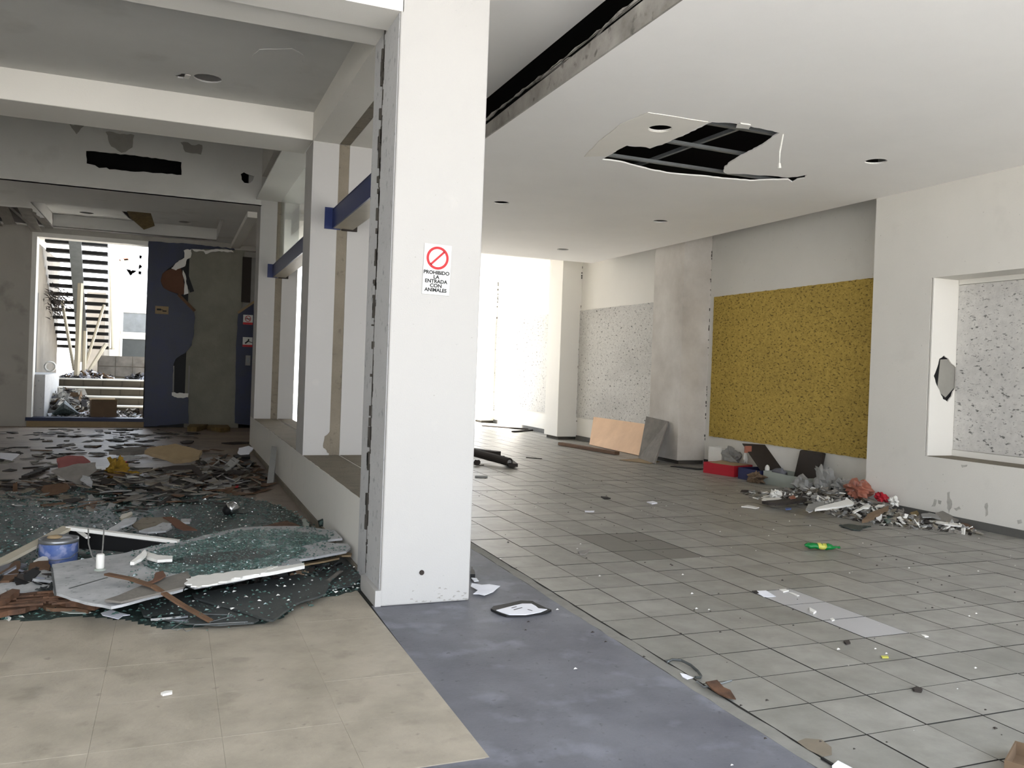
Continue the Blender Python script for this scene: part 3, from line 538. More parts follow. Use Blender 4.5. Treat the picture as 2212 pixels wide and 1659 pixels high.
# open-tread steel staircase
sc_ = empty('steel_staircase', (-2.05, 24.3, .932), 'open steel staircase with dark treads on a single central beam in the courtyard', 'staircase')
stp = []
for i in range(14):
    Y = 22.55 + i * .30
    z = 4.155 - i * .187
    X = -2.19 - i * .012
    stp.append((X, Y, z)); xo = .12 * 0
    kid(MB().box(X - .66, X + .66, Y - .14, Y + .14, z - .045, z + .04), 'tread', M['black'], sc_)
a_, b_ = stp[0], stp[-1]
kid(MB().bar((a_[0] - .02, a_[1] - .3, a_[2] + .10), (b_[0] - .02, b_[1] + .5, b_[2] - .34), .26, .22), 'central_beam', M['metal'], sc_)
def pole(px, Ya, Yb, r, lab, n=6, m='cream'):
    (x0, z0), (x1, z1) = px; return tag(MB().tube([(x0, Ya, z0), (x1, Yb, z1)], r, n).obj('leaning_pole', M[m]), lab, 'pole')
pole([(-2.585,2.815),(-2.238,1.111)], 23.6, 23.35, .04, 'leftmost slanting cream pole propped under the steel staircase')
pole([(-2.132,3.235),(-2.145,0.984)], 23.0, 22.95, .07, 'tall upright cream pole in front of the steel staircase')
pole([(-2.014,2.088),(-2.015,1.087)], 23.2, 23.2, .05, 'short upright cream pole right of the tall one')
pole([(-1.642,2.777),(-2.034,1.085)], 23.6, 23.3, .035, 'long cream pole slanting up to the right under the treads')
pole([(-1.581,1.791),(-1.911,1.100)], 23.7, 23.3, .05, 'shortest cream pole slanting right at the stair foot')
rl = [(-1.771,4.660),(-1.679,3.194),(-1.598,1.683)]
tag(MB().tube([(rl[0][0], 26.6, rl[0][1]), (rl[1][0], 26.6, rl[1][1]), (rl[2][0], 26.6, rl[2][1])], .04, 6).bar((rl[2][0] - .6, 26.6, rl[2][1] + .02), (rl[2][0] + .05, 26.6, rl[2][1] + .02), .03, .04).obj('thin_post', M['cream']), 'thin bent upright post right of the steel staircase', 'post')
tr = empty('roof_truss', (-1.2, 28.5, 5), 'white steel truss with red roofing scraps high in the courtyard', 'truss')
tp = [(-1.978,4.176),(-0.983,4.083),(-1.807,3.569),(-0.990,4.311),(-1.607,4.572),(-1.145,3.843),(-0.996,4.938),(-1.026,3.367),(-1.559,4.676),(-0.985,4.568)]
P_ = lambda q: (q[0], 28.5, q[1])
for a_, b_ in ((0, 1), (2, 3), (4, 5), (6, 7), (8, 9)): kid(MB().bar(P_(tp[a_]), P_(tp[b_]), .06, .09), 'truss_member', M['reveal'], tr)
for pl, m in (([(-1.774,4.435),(-1.400,4.523),(-1.226,4.408),(-1.188,4.009),(-1.550,3.896),(-1.687,4.143)], 'warm'), ([(-1.866,4.926),(-1.452,4.934),(-1.392,4.682),(-1.833,4.673)], 'warm'), ([(-1.641,4.507),(-1.383,4.557),(-1.355,4.488),(-1.613,4.438)], 'orange')):
    kid(MB().slab([pl], 28.8, 28.86, 'y'), 'roofing_scrap', M[m], tr)
# clutter of the stairs: dry plants, rags, box
bush = MB(); r = random.Random(21)
c0 = [(-2.667,2.855)][0]
for k in range(260):
    a = Vector((c0[0] + r.gauss(0, .13), 23.4 + r.gauss(0, .15), c0[1] - .05 + r.gauss(0, .16))); d = Vector((r.uniform(-1, 1), r.uniform(-.6, .6), r.uniform(-1, .8))).normalized() * r.uniform(.08, .2)
    bush.add([a, a + d, a + d * .5 + Vector((.02, .01, .02))], [(0, 1, 2)])
o = bush.obj('dried_palm_tuft', M['darkcard']); o['kind'] = 'stuff'; tag(o, 'dry dark plant tuft at the top of the leftmost pole', 'dry plant')
def heap(name, label, cat, cx, cy, z, sx, sy, h, n, mats_, seed, sz=(.06, .2), stuff=True, flat=.35):
    """loose heap of small scraps as one uncountable object"""
    r = random.Random(seed); mb = MB()
    for k in range(n):
        while True:
            u, v = r.uniform(-1, 1), r.uniform(-1, 1)
            if u * u + v * v < 1: break
        d = 1 - (u * u + v * v); p = Vector((cx + u * sx, cy + v * sy, z + h * d * r.uniform(.1, 1)))
        L_, W_ = r.uniform(*sz), r.uniform(*sz) * .5; t = r.uniform(.004, .014)
        R_ = Matrix.Rotation(r.uniform(0, 6.28), 3, 'Z') @ Matrix.Rotation(r.gauss(0, flat), 3, 'X') @ Matrix.Rotation(r.gauss(0, flat), 3, 'Y')
        mb.cur = r.randrange(len(mats_))
        q = [(-L_ / 2, -W_ / 2), (L_ / 2, -W_ / 2 * r.uniform(.3, 1)), (L_ / 2 * r.uniform(.5, 1), W_ / 2), (-L_ / 2 * r.uniform(.4, 1), W_ / 2)]
        mb.hexa([p + R_ @ Vector((x, y, 0)) for x, y in q] + [p + R_ @ Vector((x, y, t)) for x, y in q])
    o = mb.obj(name, [M[m] for m in mats_]); o['kind'] = 'stuff'; return tag(o, label, cat)
heap('stair_rubbish', 'mixed rags and rubbish spilled down the left of the courtyard stairs', 'rubbish', -2.1, 21.3, .22, .55, .9, .55, 420, ['greyboard', 'cardboard', 'white', 'darkcard', 'bluegrey', 'greyboard'], 31, (.06, .3), flat=.8)
heap('landing_rubbish', 'flat scraps strewn over the landing behind the blue sill', 'rubbish', -1.6, 20.6, .155, 1.0, .55, .12, 260, ['greyboard', 'paper', 'darkcard', 'metal'], 32, (.05, .25), flat=.4)
heap('platform_rubbish', 'purple grey rubbish at the foot of the leaning poles', 'rubbish', -1.95, 23.2, .94, .55, .35, .18, 160, ['bluegrey', 'paper', 'darkcard', 'cardboard'], 33, (.06, .25), flat=.8)
heap('platform_rubbish', 'dark rubbish on the top step near the blue wall', 'rubbish', -.75, 23.4, .94, .35, .3, .10, 70, ['darkcard', 'bluegrey', 'black'], 34, (.06, .25), flat=.6)
heap('step_rubbish', 'dark scraps on the lowest steps right of the carton', 'rubbish', -.85, 21.2, .2, .35, .5, .12, 90, ['darkcard', 'greyboard', 'black'], 35, (.06, .22), flat=.6)
wb = [(-2.099,1.149)][0]
tag(MB().lathe([(.11, -.03), (.13, 0), (.11, .03), (.085, 0), (.11, -.03)], 20, M4=Matrix.Translation((-2.63, 22.2, 1.20)) @ Matrix.Rotation(math.pi / 2, 4, 'X')).obj('white_ring', M['white'], smooth=True), 'white ring standing on the low white parapet in the courtyard', 'ring')
def carton(name, label, c, sx, sy, h, rz, m, flaps=True, tilt=0):
    e = empty(name, c, label, 'box'); e.rotation_euler = (tilt, 0, rz); t = .006
    MB().box(-sx, sx, -sy, -sy + t, 0, h).box(-sx, sx, sy - t, sy, 0, h).box(-sx, -sx + t, -sy + t, sy - t, 0, h).box(sx - t, sx, -sy + t, sy - t, 0, h).box(-sx + t, sx - t, -sy + t, sy - t, 0, t).obj('box_body', M[m], e)
    if flaps:
        for s_ in (-1, 1):
            MB().hexa([(-sx, s_ * sy, h), (sx, s_ * sy, h), (sx, s_ * (sy + .08), h + .03), (-sx, s_ * (sy + .08), h + .03), (-sx, s_ * sy, h + t), (sx, s_ * sy, h + t), (sx, s_ * (sy + .08), h + .03 + t), (-sx, s_ * (sy + .08), h + .03 + t)]).obj('flap', M['tan'], e)
    return e
carton('cardboard_carton', 'open brown carton standing on the landing behind the blue sill', (-1.36, 20.25, .152), .25, .2, .38, .15, 'cardboard')
tag(MB().tube([(-2.35, 20.35, .2), (-2.1, 20.3, .36), (-1.85, 20.35, .22)], [.02, .16, .03], 10).obj('plastic_bag', M['glassdust']), 'dark shiny plastic bag slumped inside the doorway left', 'bag')

# ------------------------------------------------------------------ right room: boards, boxes and litter
def board(name, label, cat, pts4, t, m, back):
    """leaning sheet: four 3D corners, thickness towards back vector"""
    k = Vector(back).normalized() * t; p = [Vector(q) for q in pts4]; return tag(fixn(bevel(MB().hexa(p + [q + k for q in p]).obj(name, M[m]), .002, 1)), label, cat)
pb = [(15.639,0.025),(13.577,0.049)]; pt = [(16.013,0.552),(13.968,0.598)]
board('plywood_sheet', 'peach coloured plywood sheet leaning against the wall under the far pitted panel', 'board', [(8.12, 15.75, .012), (8.05, 13.62, .012), (8.405, 13.9, .57), (8.405, 16.15, .57)], .016, 'peach', (1, 0, -.5))
gb_ = [(7.438,12.485),(7.752,12.329)]
board('cement_board', 'grey cement board with ragged top leaning on the stained pier', 'board', [(7.78, 13.16, .012), (7.62, 12.36, .012), (7.98, 12.56, .72), (7.98, 13.28, .76)], .03, 'cement', (1, 0, -.4))
tag(fixn(MB().plate(rag([(7.296,12.985),(7.801,13.180),(7.914,12.663),(7.526,12.344)], .1, .01, 4), lambda x, y: .004, .006).obj('cardboard_sheet', M['tan'])), 'thin tan cardboard sheet lying before the leaning boards', 'cardboard')
q = [(7.423,15.692),(7.706,13.807)]
tag(bevel(MB().bar((q[0][0], q[0][1], .036), (q[1][0], q[1][1], .036), .11, .06).obj('timber_plank', M['wood']), .005), 'long weathered plank on the tiles in front of the peach sheet', 'plank')
q = [(7.614,20.913),(8.580,19.618),(7.701,18.975)]
tag(MB().bar((q[0][0], q[0][1], .02), (q[1][0], q[1][1], .02), .09, .03).bar((q[1][0], q[1][1], .02), (q[2][0], q[2][1], .02), .09, .03).obj('angled_batten', M['darkcard']), 'thin dark L-shaped batten far down the tiled room', 'batten')
q = [(4.824,14.213),(5.193,13.428),(4.544,13.379),(4.867,12.096)]
tag(MB().bar((q[0][0], q[0][1], .06), (q[1][0], q[1][1], .06), .13, .10).bar((q[0][0], q[0][1] , .03), (q[1][0] + .05, q[1][1] - .03, .03), .16, .01).obj('metal_profile', M['darkcard']), 'dark metal channel lying behind the front pillar, the farther of two', 'metal profile')
pp = empty('rolled_pipe', (q[3][0], q[3][1], 0), 'dark cardboard tube with pale core behind the front pillar', 'tube')
a_ = Vector((q[2][0], q[2][1], .15)); b_ = Vector((q[3][0], q[3][1], .085))
kid(MB().tube([a_, b_], .065, 14), 'tube_body', M['darkcard'], pp); dd = (b_ - a_).normalized()
kid(MB().tube([b_ - dd * .01, b_ + dd * .004], .035, 12), 'tube_core', M['greyboard'], pp)
tag(MB().bar((a_.x + .6, a_.y - .45, .03), (b_.x + .02, b_.y - .12, .05), .14, .05).obj('tube_scrap', M['darkcard']), 'crushed dark scrap beneath the end of the cardboard tube', 'scrap')
q = [(3.939,11.045),(4.100,10.979)]
tag(MB().bar((q[0][0], q[0][1], .012), (q[1][0], q[1][1], .012), .05, .02).obj('short_batten', M['greyboard']), 'short grey batten on the tiles beside the front pillar', 'batten')
q = [(4.435,12.369)]
tag(MB().blob((q[0][0], q[0][1], .05), .05, (1.1, .8, .9), 3).tube([(q[0][0] - .05, q[0][1], .02), (q[0][0] + .03, q[0][1] - .08, .015), (q[0][0] + .1, q[0][1] - .04, .015)], .008, 6).obj('crushed_cup', M['darkcard']), 'small dark crushed cup next to the cardboard tube', 'cup')
q = [(5.717,13.428),(5.905,13.202)]
tag(MB().bar((q[0][0], q[0][1], .008), (q[1][0], q[1][1], .008), .03, .012).obj('thin_stick', M['darkcard']), 'short dark stick on the bright tiles mid room', 'stick')
# group of boxes against the recess
ex = [(7.949,10.957),(7.903,10.739),(8.182,10.711),(8.122,10.344),(8.021,9.953),(8.553,9.840),(7.884,10.166)]
wbx = carton('white_carton', 'white foam box at the left end of the row of boxes by the gold panel', (8.42, 11.62, 0), .12, .16, .36, .1, 'white', False)
def obox(name, label, cx, cy, sx, sy, h, rz, m, z=0, shear=0):
    e = empty(name, (cx, cy, z), label, 'box'); e.rotation_euler = (0, shear, rz); t = .006
    MB().box(-sx, sx, -sy, -sy + t, 0, h).box(-sx, sx, sy - t, sy, 0, h).box(-sx, -sx + t, -sy + t, sy - t, 0, h).box(sx - t, sx, -sy + t, sy - t, 0, h).obj('box_sides', M[m], e)
    MB().box(-sx + t, sx - t, -sy + t, sy - t, 0, t).obj('box_bottom', M['cardboard'], e); return e
rd = obox('red_shoebox', 'open red card box on the floor below the gold panel', 8.10, 10.98, .22, .30, .17, .25, 'red')
MB().hexa([(-.20, -.28, .14), (.2, -.28, .16), (.18, .27, .18), (-.21, .27, .15), (-.20, -.28, .146), (.2, -.28, .166), (.18, .27, .186), (-.21, .27, .156)]).obj('crumpled_liner', M['tan'], rd)
nv = obox('navy_carton', 'dark blue box with a raised brown lid beside the red box', 8.17, 10.27, .22, .24, .17, .1, 'navy')
MB().hexa([(-.20, -.20, .17), (.20, -.22, .19), (.26, .20, .50), (-.16, .24, .52), (-.20, -.20, .178), (.20, -.22, .198), (.26, .20, .508), (-.16, .24, .528)]).obj('box_lid', M['darkcard'], nv)
MB().box(-.22, -.10, .10, .13, .40, .50).obj('orange_label', M['orange'], nv)
tag(MB().blob((8.33, 11.22, .24), .13, (.8, 1.3, .9), 5, .7, 20).obj('crumpled_bag', M['greyboard']), 'crumpled grey plastic bag standing behind the red box', 'bag')
tag(MB().blob((8.2, 10.68, .30), .05, (.5, .8, 1.9), 6, .5).obj('white_cup', M['white'], smooth=True), 'small bright white cup between the red and blue boxes', 'cup')
tag(MB().blob((7.88, 10.0, .07), .10, (.9, 1.5, .75), 8, .9, 20).obj('crumpled_paper', M['cardboard']), 'crumpled brown paper ball before the blue box', 'paper')
ft = obox('foam_tray', 'pale green foam tray holding a dark block by the gold panel', 8.17, 9.52, .20, .44, .185, .0, 'foam')
tag(bevel(MB().hexa([(8.28, 9.26, .02), (8.36, 9.26, .02), (8.36, 9.72, .02), (8.28, 9.72, .02), (8.47, 9.34, .50), (8.55, 9.34, .50), (8.55, 9.80, .50), (8.47, 9.80, .50)]).obj('dark_block', M['darkcard']), .02), 'dark brown foam block leaning upright in the pale tray', 'foam block')
tag(MB().blob((8.18, 9.86, .16), .09, (.8, 1.3, .8), 12, .6).obj('dark_rag', M['bluegrey'], smooth=True), 'dark bluish rag bundled inside the pale tray', 'rag')
tag(MB().blob((8.10, 10.04, .20), .045, (.8, .8, 1.3), 14, .3).obj('paper_cup', M['white'], smooth=True), 'small white cup at the left end of the pale tray', 'cup')
tag(MB().bar((7.75, 12.0, .01), (8.0, 11.55, .01), .16, .01).obj('dark_sheet', M['black']), 'black flat scrap on the floor left of the red box', 'scrap')
# green bottle
gq = [(5.267,5.982),(5.530,5.846)]
gb2 = empty('plastic_bottle', (gq[0][0], gq[0][1], 0), 'crushed green plastic bottle with yellow label lying on the tiles', 'bottle')
A_ = Vector((gq[0][0], gq[0][1], .04)); B_ = Vector((gq[1][0], gq[1][1], .035)); D_ = B_ - A_
def bt_(k0, k1, rr, m, nm): 
    n = len(rr); return kid(MB().tube([A_ + D_ * (k0 + (k1 - k0) * i / (n - 1)) + Vector((0, 0, .004 * math.sin(i * 2.2))) for i in range(n)], rr, 12, flat=.62), nm, M[m], gb2, True)
bt_(0, 1, [.012, .036, .044, .043, .04, .041, .042, .034, .045, .046, .04, .022, .014, .014], 'green', 'bottle_body')
bt_(.38, .62, [.044, .046, .043, .044, .044], 'lime', 'bottle_label')
bt_(.985, 1.03, [.016, .016], 'green', 'bottle_cap')
# ------------------------------------------------------------------ litter lists: name, label, category, outline, base z, thickness, material, tilt
def flat(name, label, cat, pts, m, t=.004, z=.002, sx=0, sy=0, jag=(.05, .006), seed=1, curl=0, grp=None, dmax=None):
    """scrap of sheet: its outline is shortened in depth and raised at the back, the farther away the steeper"""
    cx = sum(p[0] for p in pts) / len(pts); y0 = min(p[1] for p in pts); y1 = max(p[1] for p in pts); ext = max(y1 - y0, 1e-4)
    if dmax is None: dmax = 9 if (sy == 0 and sx == 0) else (.30 if y0 > 6.4 else 9)
    a = max(0.0, 1 - dmax / ext)
    if a == 0 and sy and y0 < 6.4: a = min(.6, sy * 1.5)
    pl = rag([(x, y0 + (y - y0) * (1 - a)) for x, y in pts], jag[0], jag[1] * (1 if ext > .1 else .4), seed)
    cy = (y0 + y0 + ext * (1 - a)) / 2
    k = a / (1 - a) * 1.45 / y0
    mb = MB(); mb.plate([(x - cx, y - cy) for x, y in pl], lambda x, y: z + k * max(0, y + cy - y0) + curl * (x * x + y * y), t)
    o = fixn(mb.obj(name, M[m])); o.location = (cx, cy, 0); return tag(o, label, cat, grp)
flat('white_paper', 'torn white paper with a folded corner right of the front pillar foot', 'paper', [(1.963,5.539),(2.019,5.486),(2.074,5.485),(2.134,5.419),(2.043,5.294),(1.957,5.220),(1.932,5.262),(1.894,5.272),(1.956,5.364),(1.935,5.469)], 'paper', .003, .004, .02, .10, (.06, .004), 1, .15)
flat('paper_scrap', 'small pale scrap tucked against the right foot of the front pillar', 'paper', [(2.015,5.672),(2.050,5.650),(2.043,5.571),(2.007,5.567)], 'paper', .004, .01, .1, .1)
flat('dark_scrap', 'black rag scrap wedged behind the right foot of the front pillar', 'scrap', [(2.105,5.919),(2.113,5.902),(2.057,5.689),(2.024,5.697)], 'black', .03, .002)
bd = flat('burnt_notebook', 'burnt-edged white notebook lying on the blue-grey floor by the pillar', 'notebook', [(1.882,4.898),(1.921,4.951),(2.138,5.026),(2.207,4.997),(2.218,4.895),(2.244,4.783),(2.192,4.745),(2.061,4.729),(1.927,4.745),(1.901,4.802)], 'black', .012, .003, 0, 0, (.05, .006), 4)
o = fixn(MB().plate([(x - bd.location.x, y - bd.location.y) for x, y in rag([(1.900,4.850),(2.113,4.944),(2.170,4.929),(2.172,4.821),(2.217,4.788),(2.153,4.743),(2.038,4.712),(1.942,4.738)], .05, .005, 5)], lambda x, y: .0155, .003).obj('page', M['paper'], bd))
ins_ = [(2.008,4.866),(2.051,4.887),(2.077,4.859),(2.007,4.825),(2.095,4.812),(2.111,4.777)]
mb = MB()
for i in (0, 2, 4): mb.bar((ins_[i][0] - bd.location.x, ins_[i][1] - bd.location.y, .019), (ins_[i + 1][0] - bd.location.x, ins_[i + 1][1] - bd.location.y, .019), .008, .001)
mb.obj('sketch_marks', M['ink'], bd)  # short ink bars for the sketch drawn on the page
flat('grey_leaf', 'curled grey scrap standing up on the tiles before the dark tile patch', 'scrap', [(3.152,6.317),(3.151,6.228),(3.189,6.202),(3.279,6.363),(3.215,6.340)], 'cement', .01, .002, .1, .5)
flat('paper_square', 'pale square of paper on the light tiles, right of centre', 'paper', [(3.860,4.875),(3.956,4.864),(3.916,4.711),(3.823,4.723)], 'paper', .002, .003, 0, 0, (.2, .001))
flat('card_corner', 'tiny dark card corner touching the pale paper square', 'scrap', [(3.844,4.879),(3.885,4.881),(3.855,4.813),(3.829,4.820)], 'darkcard', .004)
flat('white_chip', 'white plaster chip on the light tiles behind the paper square', 'plaster chip', [(4.059,4.851),(4.115,4.850),(4.112,4.812),(4.045,4.790)], 'white', .008)
flat('white_sliver', 'white sliver trailing right of the plaster chip on the light tiles', 'plaster chip', [(4.085,4.780),(4.103,4.763),(4.101,4.689),(4.076,4.683)], 'white', .005)
flat('white_chip', 'folded white chip at the near edge of the light tiles', 'plaster chip', [(3.936,4.404),(3.931,4.372),(3.920,4.321),(3.871,4.291),(3.885,4.341)], 'white', .012, .002, .2)
flat('white_chip', 'oval white chip right of the folded chip on the light tiles', 'plaster chip', [(3.896,4.171),(3.929,4.182),(3.911,4.146),(3.878,4.135)], 'white', .006)
flat('white_chip', 'thin white chip at the far right end of the light tile row', 'plaster chip', [(4.213,3.758),(4.231,3.744),(4.227,3.717),(4.197,3.717)], 'white', .006)
flat('yellow_chip', 'little yellow chip on the near right tiles', 'chip', [(3.660,3.525),(3.699,3.514),(3.679,3.489),(3.643,3.499)], 'lime', .005)
flat('dark_leaf', 'dry black leaf on the near right tiles with a thin stalk', 'leaf', [(3.421,3.093),(3.464,3.105),(3.468,3.073),(3.431,3.047),(3.409,3.066)], 'darkcard', .01, .002, .2)
flat('dark_leaf', 'dry dark leaf below the light tile row', 'leaf', [(3.646,3.790),(3.685,3.788),(3.655,3.745),(3.618,3.739)], 'darkcard', .008, .002, .2)
flat('white_sliver', 'white paper sliver inside the wire loop at the screed edge', 'paper', [(2.423,3.612),(2.442,3.587),(2.452,3.538),(2.410,3.530),(2.405,3.564)], 'paper', .004)
flat('brown_leaf', 'large curled brown leaf on the edge of the blue-grey floor', 'leaf', [(2.428,3.442),(2.498,3.447),(2.490,3.368),(2.504,3.328),(2.470,3.221),(2.443,3.252),(2.427,3.309),(2.423,3.370)], 'rust', .006, .006, .05, .12, (.05, .004), 3, .6)
lp = [(2.433,3.754),(2.470,3.759),(2.509,3.733),(2.529,3.677),(2.527,3.608),(2.510,3.558),(2.479,3.521),(2.441,3.506)]
tag(MB().tube([(x, y, .012 + .01 * math.sin(i)) for i, (x, y) in enumerate(lp)], .007, 6).obj('wire_loop', M['darkslab']), 'bent grey wire loop on the tile edge by the brown leaf', 'wire')
lp = [(2.430,3.477),(2.420,3.404),(2.490,3.409),(2.606,3.438)]
tag(MB().tube([(x, y, .010) for x, y in lp], .005, 6).obj('wire_loop', M['metal']), 'pale wire tail running from the brown leaf onto the tiles', 'wire')
flat('white_card', 'white folded card at the bottom edge of the photo on the screed', 'card', [(2.426,2.557),(2.482,2.585),(2.492,2.493),(2.388,2.413),(2.346,2.463)], 'paper', .006, .004, .1, 0, (.3, .001))
tag(MB().bar(([(2.442,2.630)][0][0], [(2.442,2.630)][0][1], .005), ([(2.443,2.568)][0][0], [(2.443,2.568)][0][1], .005), .012, .006).obj('dark_strap', M['black']), 'thin black strap ending at the white folded card', 'strap')
cb = [(3.068,2.271)][0]
carton('corner_carton', 'brown cardboard carton at the bottom right corner of the photo', (cb[0] + .13, cb[1] - .02, 0), .12, .12, .06, .5, 'cardboard', False)
flat('brown_stain', 'brown dried puddle on the tiles by the screed edge, bottom right', 'stain', [(2.455,2.788),(2.511,2.803),(2.569,2.771),(2.557,2.702),(2.506,2.644),(2.459,2.642),(2.446,2.714)], 'stainpatch', .0008, .0016, 0, 0, (.05, .01), 5)
flat('white_scrap', 'white paper scrap far out on the tiles mid room', 'paper', [(4.206,8.207),(4.315,8.188),(4.267,8.107),(4.169,8.124)], 'paper', .004)
flat('white_scrap', 'white scrap with dark edge on the tiles, centre of the right room', 'paper', [(5.229,8.617),(5.342,8.669),(5.323,8.534),(5.217,8.483)], 'paper', .01)
flat('dark_scrap', 'small brown scrap on the tiles left of the centre scrap', 'scrap', [(4.875,9.098),(4.939,9.052),(4.926,8.945),(4.833,8.923)], 'darkcard', .01)
# ------------------------------------------------------------------ rubble heap along the right wall
RBX = [(8.1, 8.35, .05)]
for k, (cx, cy, sx, sy, h, n, sd) in enumerate(((7.55, 8.35, .45, .75, .16, 520, 41), (7.35, 7.35, .42, .85, .14, 620, 42), (7.62, 6.75, .25, .6, .06, 220, 43))):
    heap('rubble_heap', ('broken plaster and dirt heaped by the corner of the right wall', 'broken tile and plaster heaped on the floor in front of the niche pier', 'thin scatter of plaster crumbs along the right skirting')[k], 'rubble', cx, cy, 0, sx, sy, h, n, ['cement', 'darkcard', 'greyboard', 'concrete', 'white', 'cement'], sd, (.03, .13), flat=.5)
rr_ = [('white_slab', 'largest white tile shard across the middle of the rubble heap', [(6.505,7.280),(6.729,7.459),(7.216,7.745),(7.183,7.548),(7.099,7.431),(6.458,7.199)], 'white', .02, .10, .15, -.1),
 ('dark_board_or_void', 'dark board edge sticking out left of the rubble heap', [(6.439,8.050),(6.802,8.132),(7.287,8.276),(7.119,8.083),(6.659,7.880),(6.425,7.917)], 'darkcard', .03, .05, 0, 0),
 ('white_strip', 'long white strip lying at the left of the rubble heap', [(6.551,8.199),(6.712,8.317),(6.916,8.286),(6.762,8.167),(6.507,8.102)], 'white', .012, .06, 0, 0),
 ('white_strip', 'white lath lying flat in front left of the rubble', [(6.203,8.124),(6.352,8.200),(6.385,8.028),(6.293,7.979)], 'white', .01, .003, 0, 0),
 ('plastic_sheet', 'crumpled clear sheet in the middle of the rubble', [(6.662,7.690),(6.985,7.907),(6.823,7.534),(6.575,7.358),(6.528,7.458)], 'greyboard', .008, .08, .2, .1),
 ('purple_paper', 'small lilac paper in the rubble', [(6.647,7.556),(6.788,7.627),(6.696,7.485),(6.546,7.389)], 'paper', .006, .05, .2, 0),
 ('blue_scrap', 'little blue scrap in the rubble', [(6.556,7.786),(6.649,7.803),(6.584,7.718),(6.497,7.701)], 'bluecan', .01, .03, 0, 0),
 ('orange_scrap', 'orange plastic scrap on the back of the rubble', [(6.879,8.113),(7.058,8.233),(6.917,8.035),(6.797,7.982)], 'orange', .01, .10, .2, .2),
 ('long_lath', 'long pale lath slanting across the right half of the rubble', [(7.924,8.146),(7.996,8.174),(7.736,7.595),(7.700,7.333),(7.563,7.227),(7.586,7.550)], 'cement', .02, .10, 0, 0),
 ('white_strip', 'short white lath standing at the heap front', [(7.516,7.286),(7.551,7.280),(7.386,7.035),(7.307,6.991)], 'white', .015, .06, 0, 0),
 ('glass_shard', 'dull green glass shard in the right part of the rubble', [(7.359,7.184),(7.471,7.194),(7.208,6.894),(7.010,6.740),(7.100,6.942)], 'crystal', .012, .03, .2, .2),
 ('brown_shard', 'brown peaked tile shard with white top in the rubble', [(6.860,7.041),(7.336,7.450),(7.287,7.331),(6.766,6.777),(6.668,6.740)], 'cardboard', .03, .05, .3, .5),
 ('white_shard', 'white broken edge over the brown shard', [(6.722,6.947),(7.096,7.247),(7.230,7.289),(7.082,7.125),(7.014,7.136),(6.706,6.891)], 'white', .015, .12, 0, .1),
 ('grey_shard', 'large grey board piece at the right end of the rubble', [(7.796,7.104),(8.076,7.238),(8.198,7.155),(7.913,6.848),(7.953,6.728),(7.783,6.594),(7.595,6.712)], 'cement', .02, .03, .05, .02),
 ('white_strip', 'longest white strip at the right end of the rubble', [(7.531,6.668),(7.601,6.600),(7.710,6.420),(7.589,6.340),(7.505,6.459)], 'white', .015, .05, 0, 0),
 ('curved_board', 'pale curved board piece resting above the long white strip', [(7.599,6.882),(7.778,6.940),(7.781,6.820),(7.607,6.596),(7.590,6.711),(7.479,6.731)], 'greyboard', .012, .08, .1, .1),
 ('timber_lath', 'round timber lath lying against the right skirting', [(7.909,6.598),(7.933,6.538),(7.762,6.308),(7.719,6.316),(7.789,6.485)], 'wood', .03, .01, 0, 0),
 ('glass_sheet', 'dull glass sheet with white edge in front of the rubble', [(6.467,6.874),(6.645,6.919),(6.687,6.832),(6.797,6.759),(6.644,6.711),(6.500,6.589),(6.449,6.648)], 'glassdust', .008, .004, .03, 0),
 ('olive_shard', 'olive tile shard right of the glass shard', [(7.579,7.147),(7.814,7.291),(7.735,7.120),(7.437,6.824),(7.288,6.795)], 'insul', .02, .03, .1, .1)]
for k, (n_, l_, p_, m_, t_, z_, a_, b_) in enumerate(rr_): flat(n_, l_, 'rubble piece', p_, m_, t_, z_, a_, b_, (.05, .008), k)
for k, (x, y, z, rr, sc, m, lab, cat) in enumerate(((8.0, 8.78, .22, .13, (.8, 1.0, 1.35), 'greyboard', 'tall pale crumpled bag at the back of the rubble', 'bag'), (7.85, 9.0, .12, .11, (1, 1.2, .8), 'greyboard', 'grey crumpled bag left of the tall bag on the rubble', 'bag'), (7.98, 8.42, .17, .10, (.9, 1.4, .8), 'greyboard', 'small grey crumpled bag right of the tall bag', 'bag'),
        (7.82, 7.98, .20, .11, (1.1, 1.5, .8), 'orange', 'orange and clear plastic bag on top of the rubble at the pier corner', 'bag'), (7.82, 7.62, .16, .055, (1, 1.2, 1), 'red', 'dark red ball-like scrap at the pier corner', 'scrap'), (7.05, 8.55, .07, .06, (1, 1, 1), 'white', 'white cup lying in the left rubble', 'cup'), (7.82, 7.42, .14, .05, (.9, 1.2, .9), 'white', 'white plaster lump against the pier', 'plaster lump'))):
    tag(MB().blob((x, y, z), rr, sc, k + 20, .8, 20).obj(('bag' if 'bag' in cat else 'lump') + '_scrap', M[m]), lab, cat)
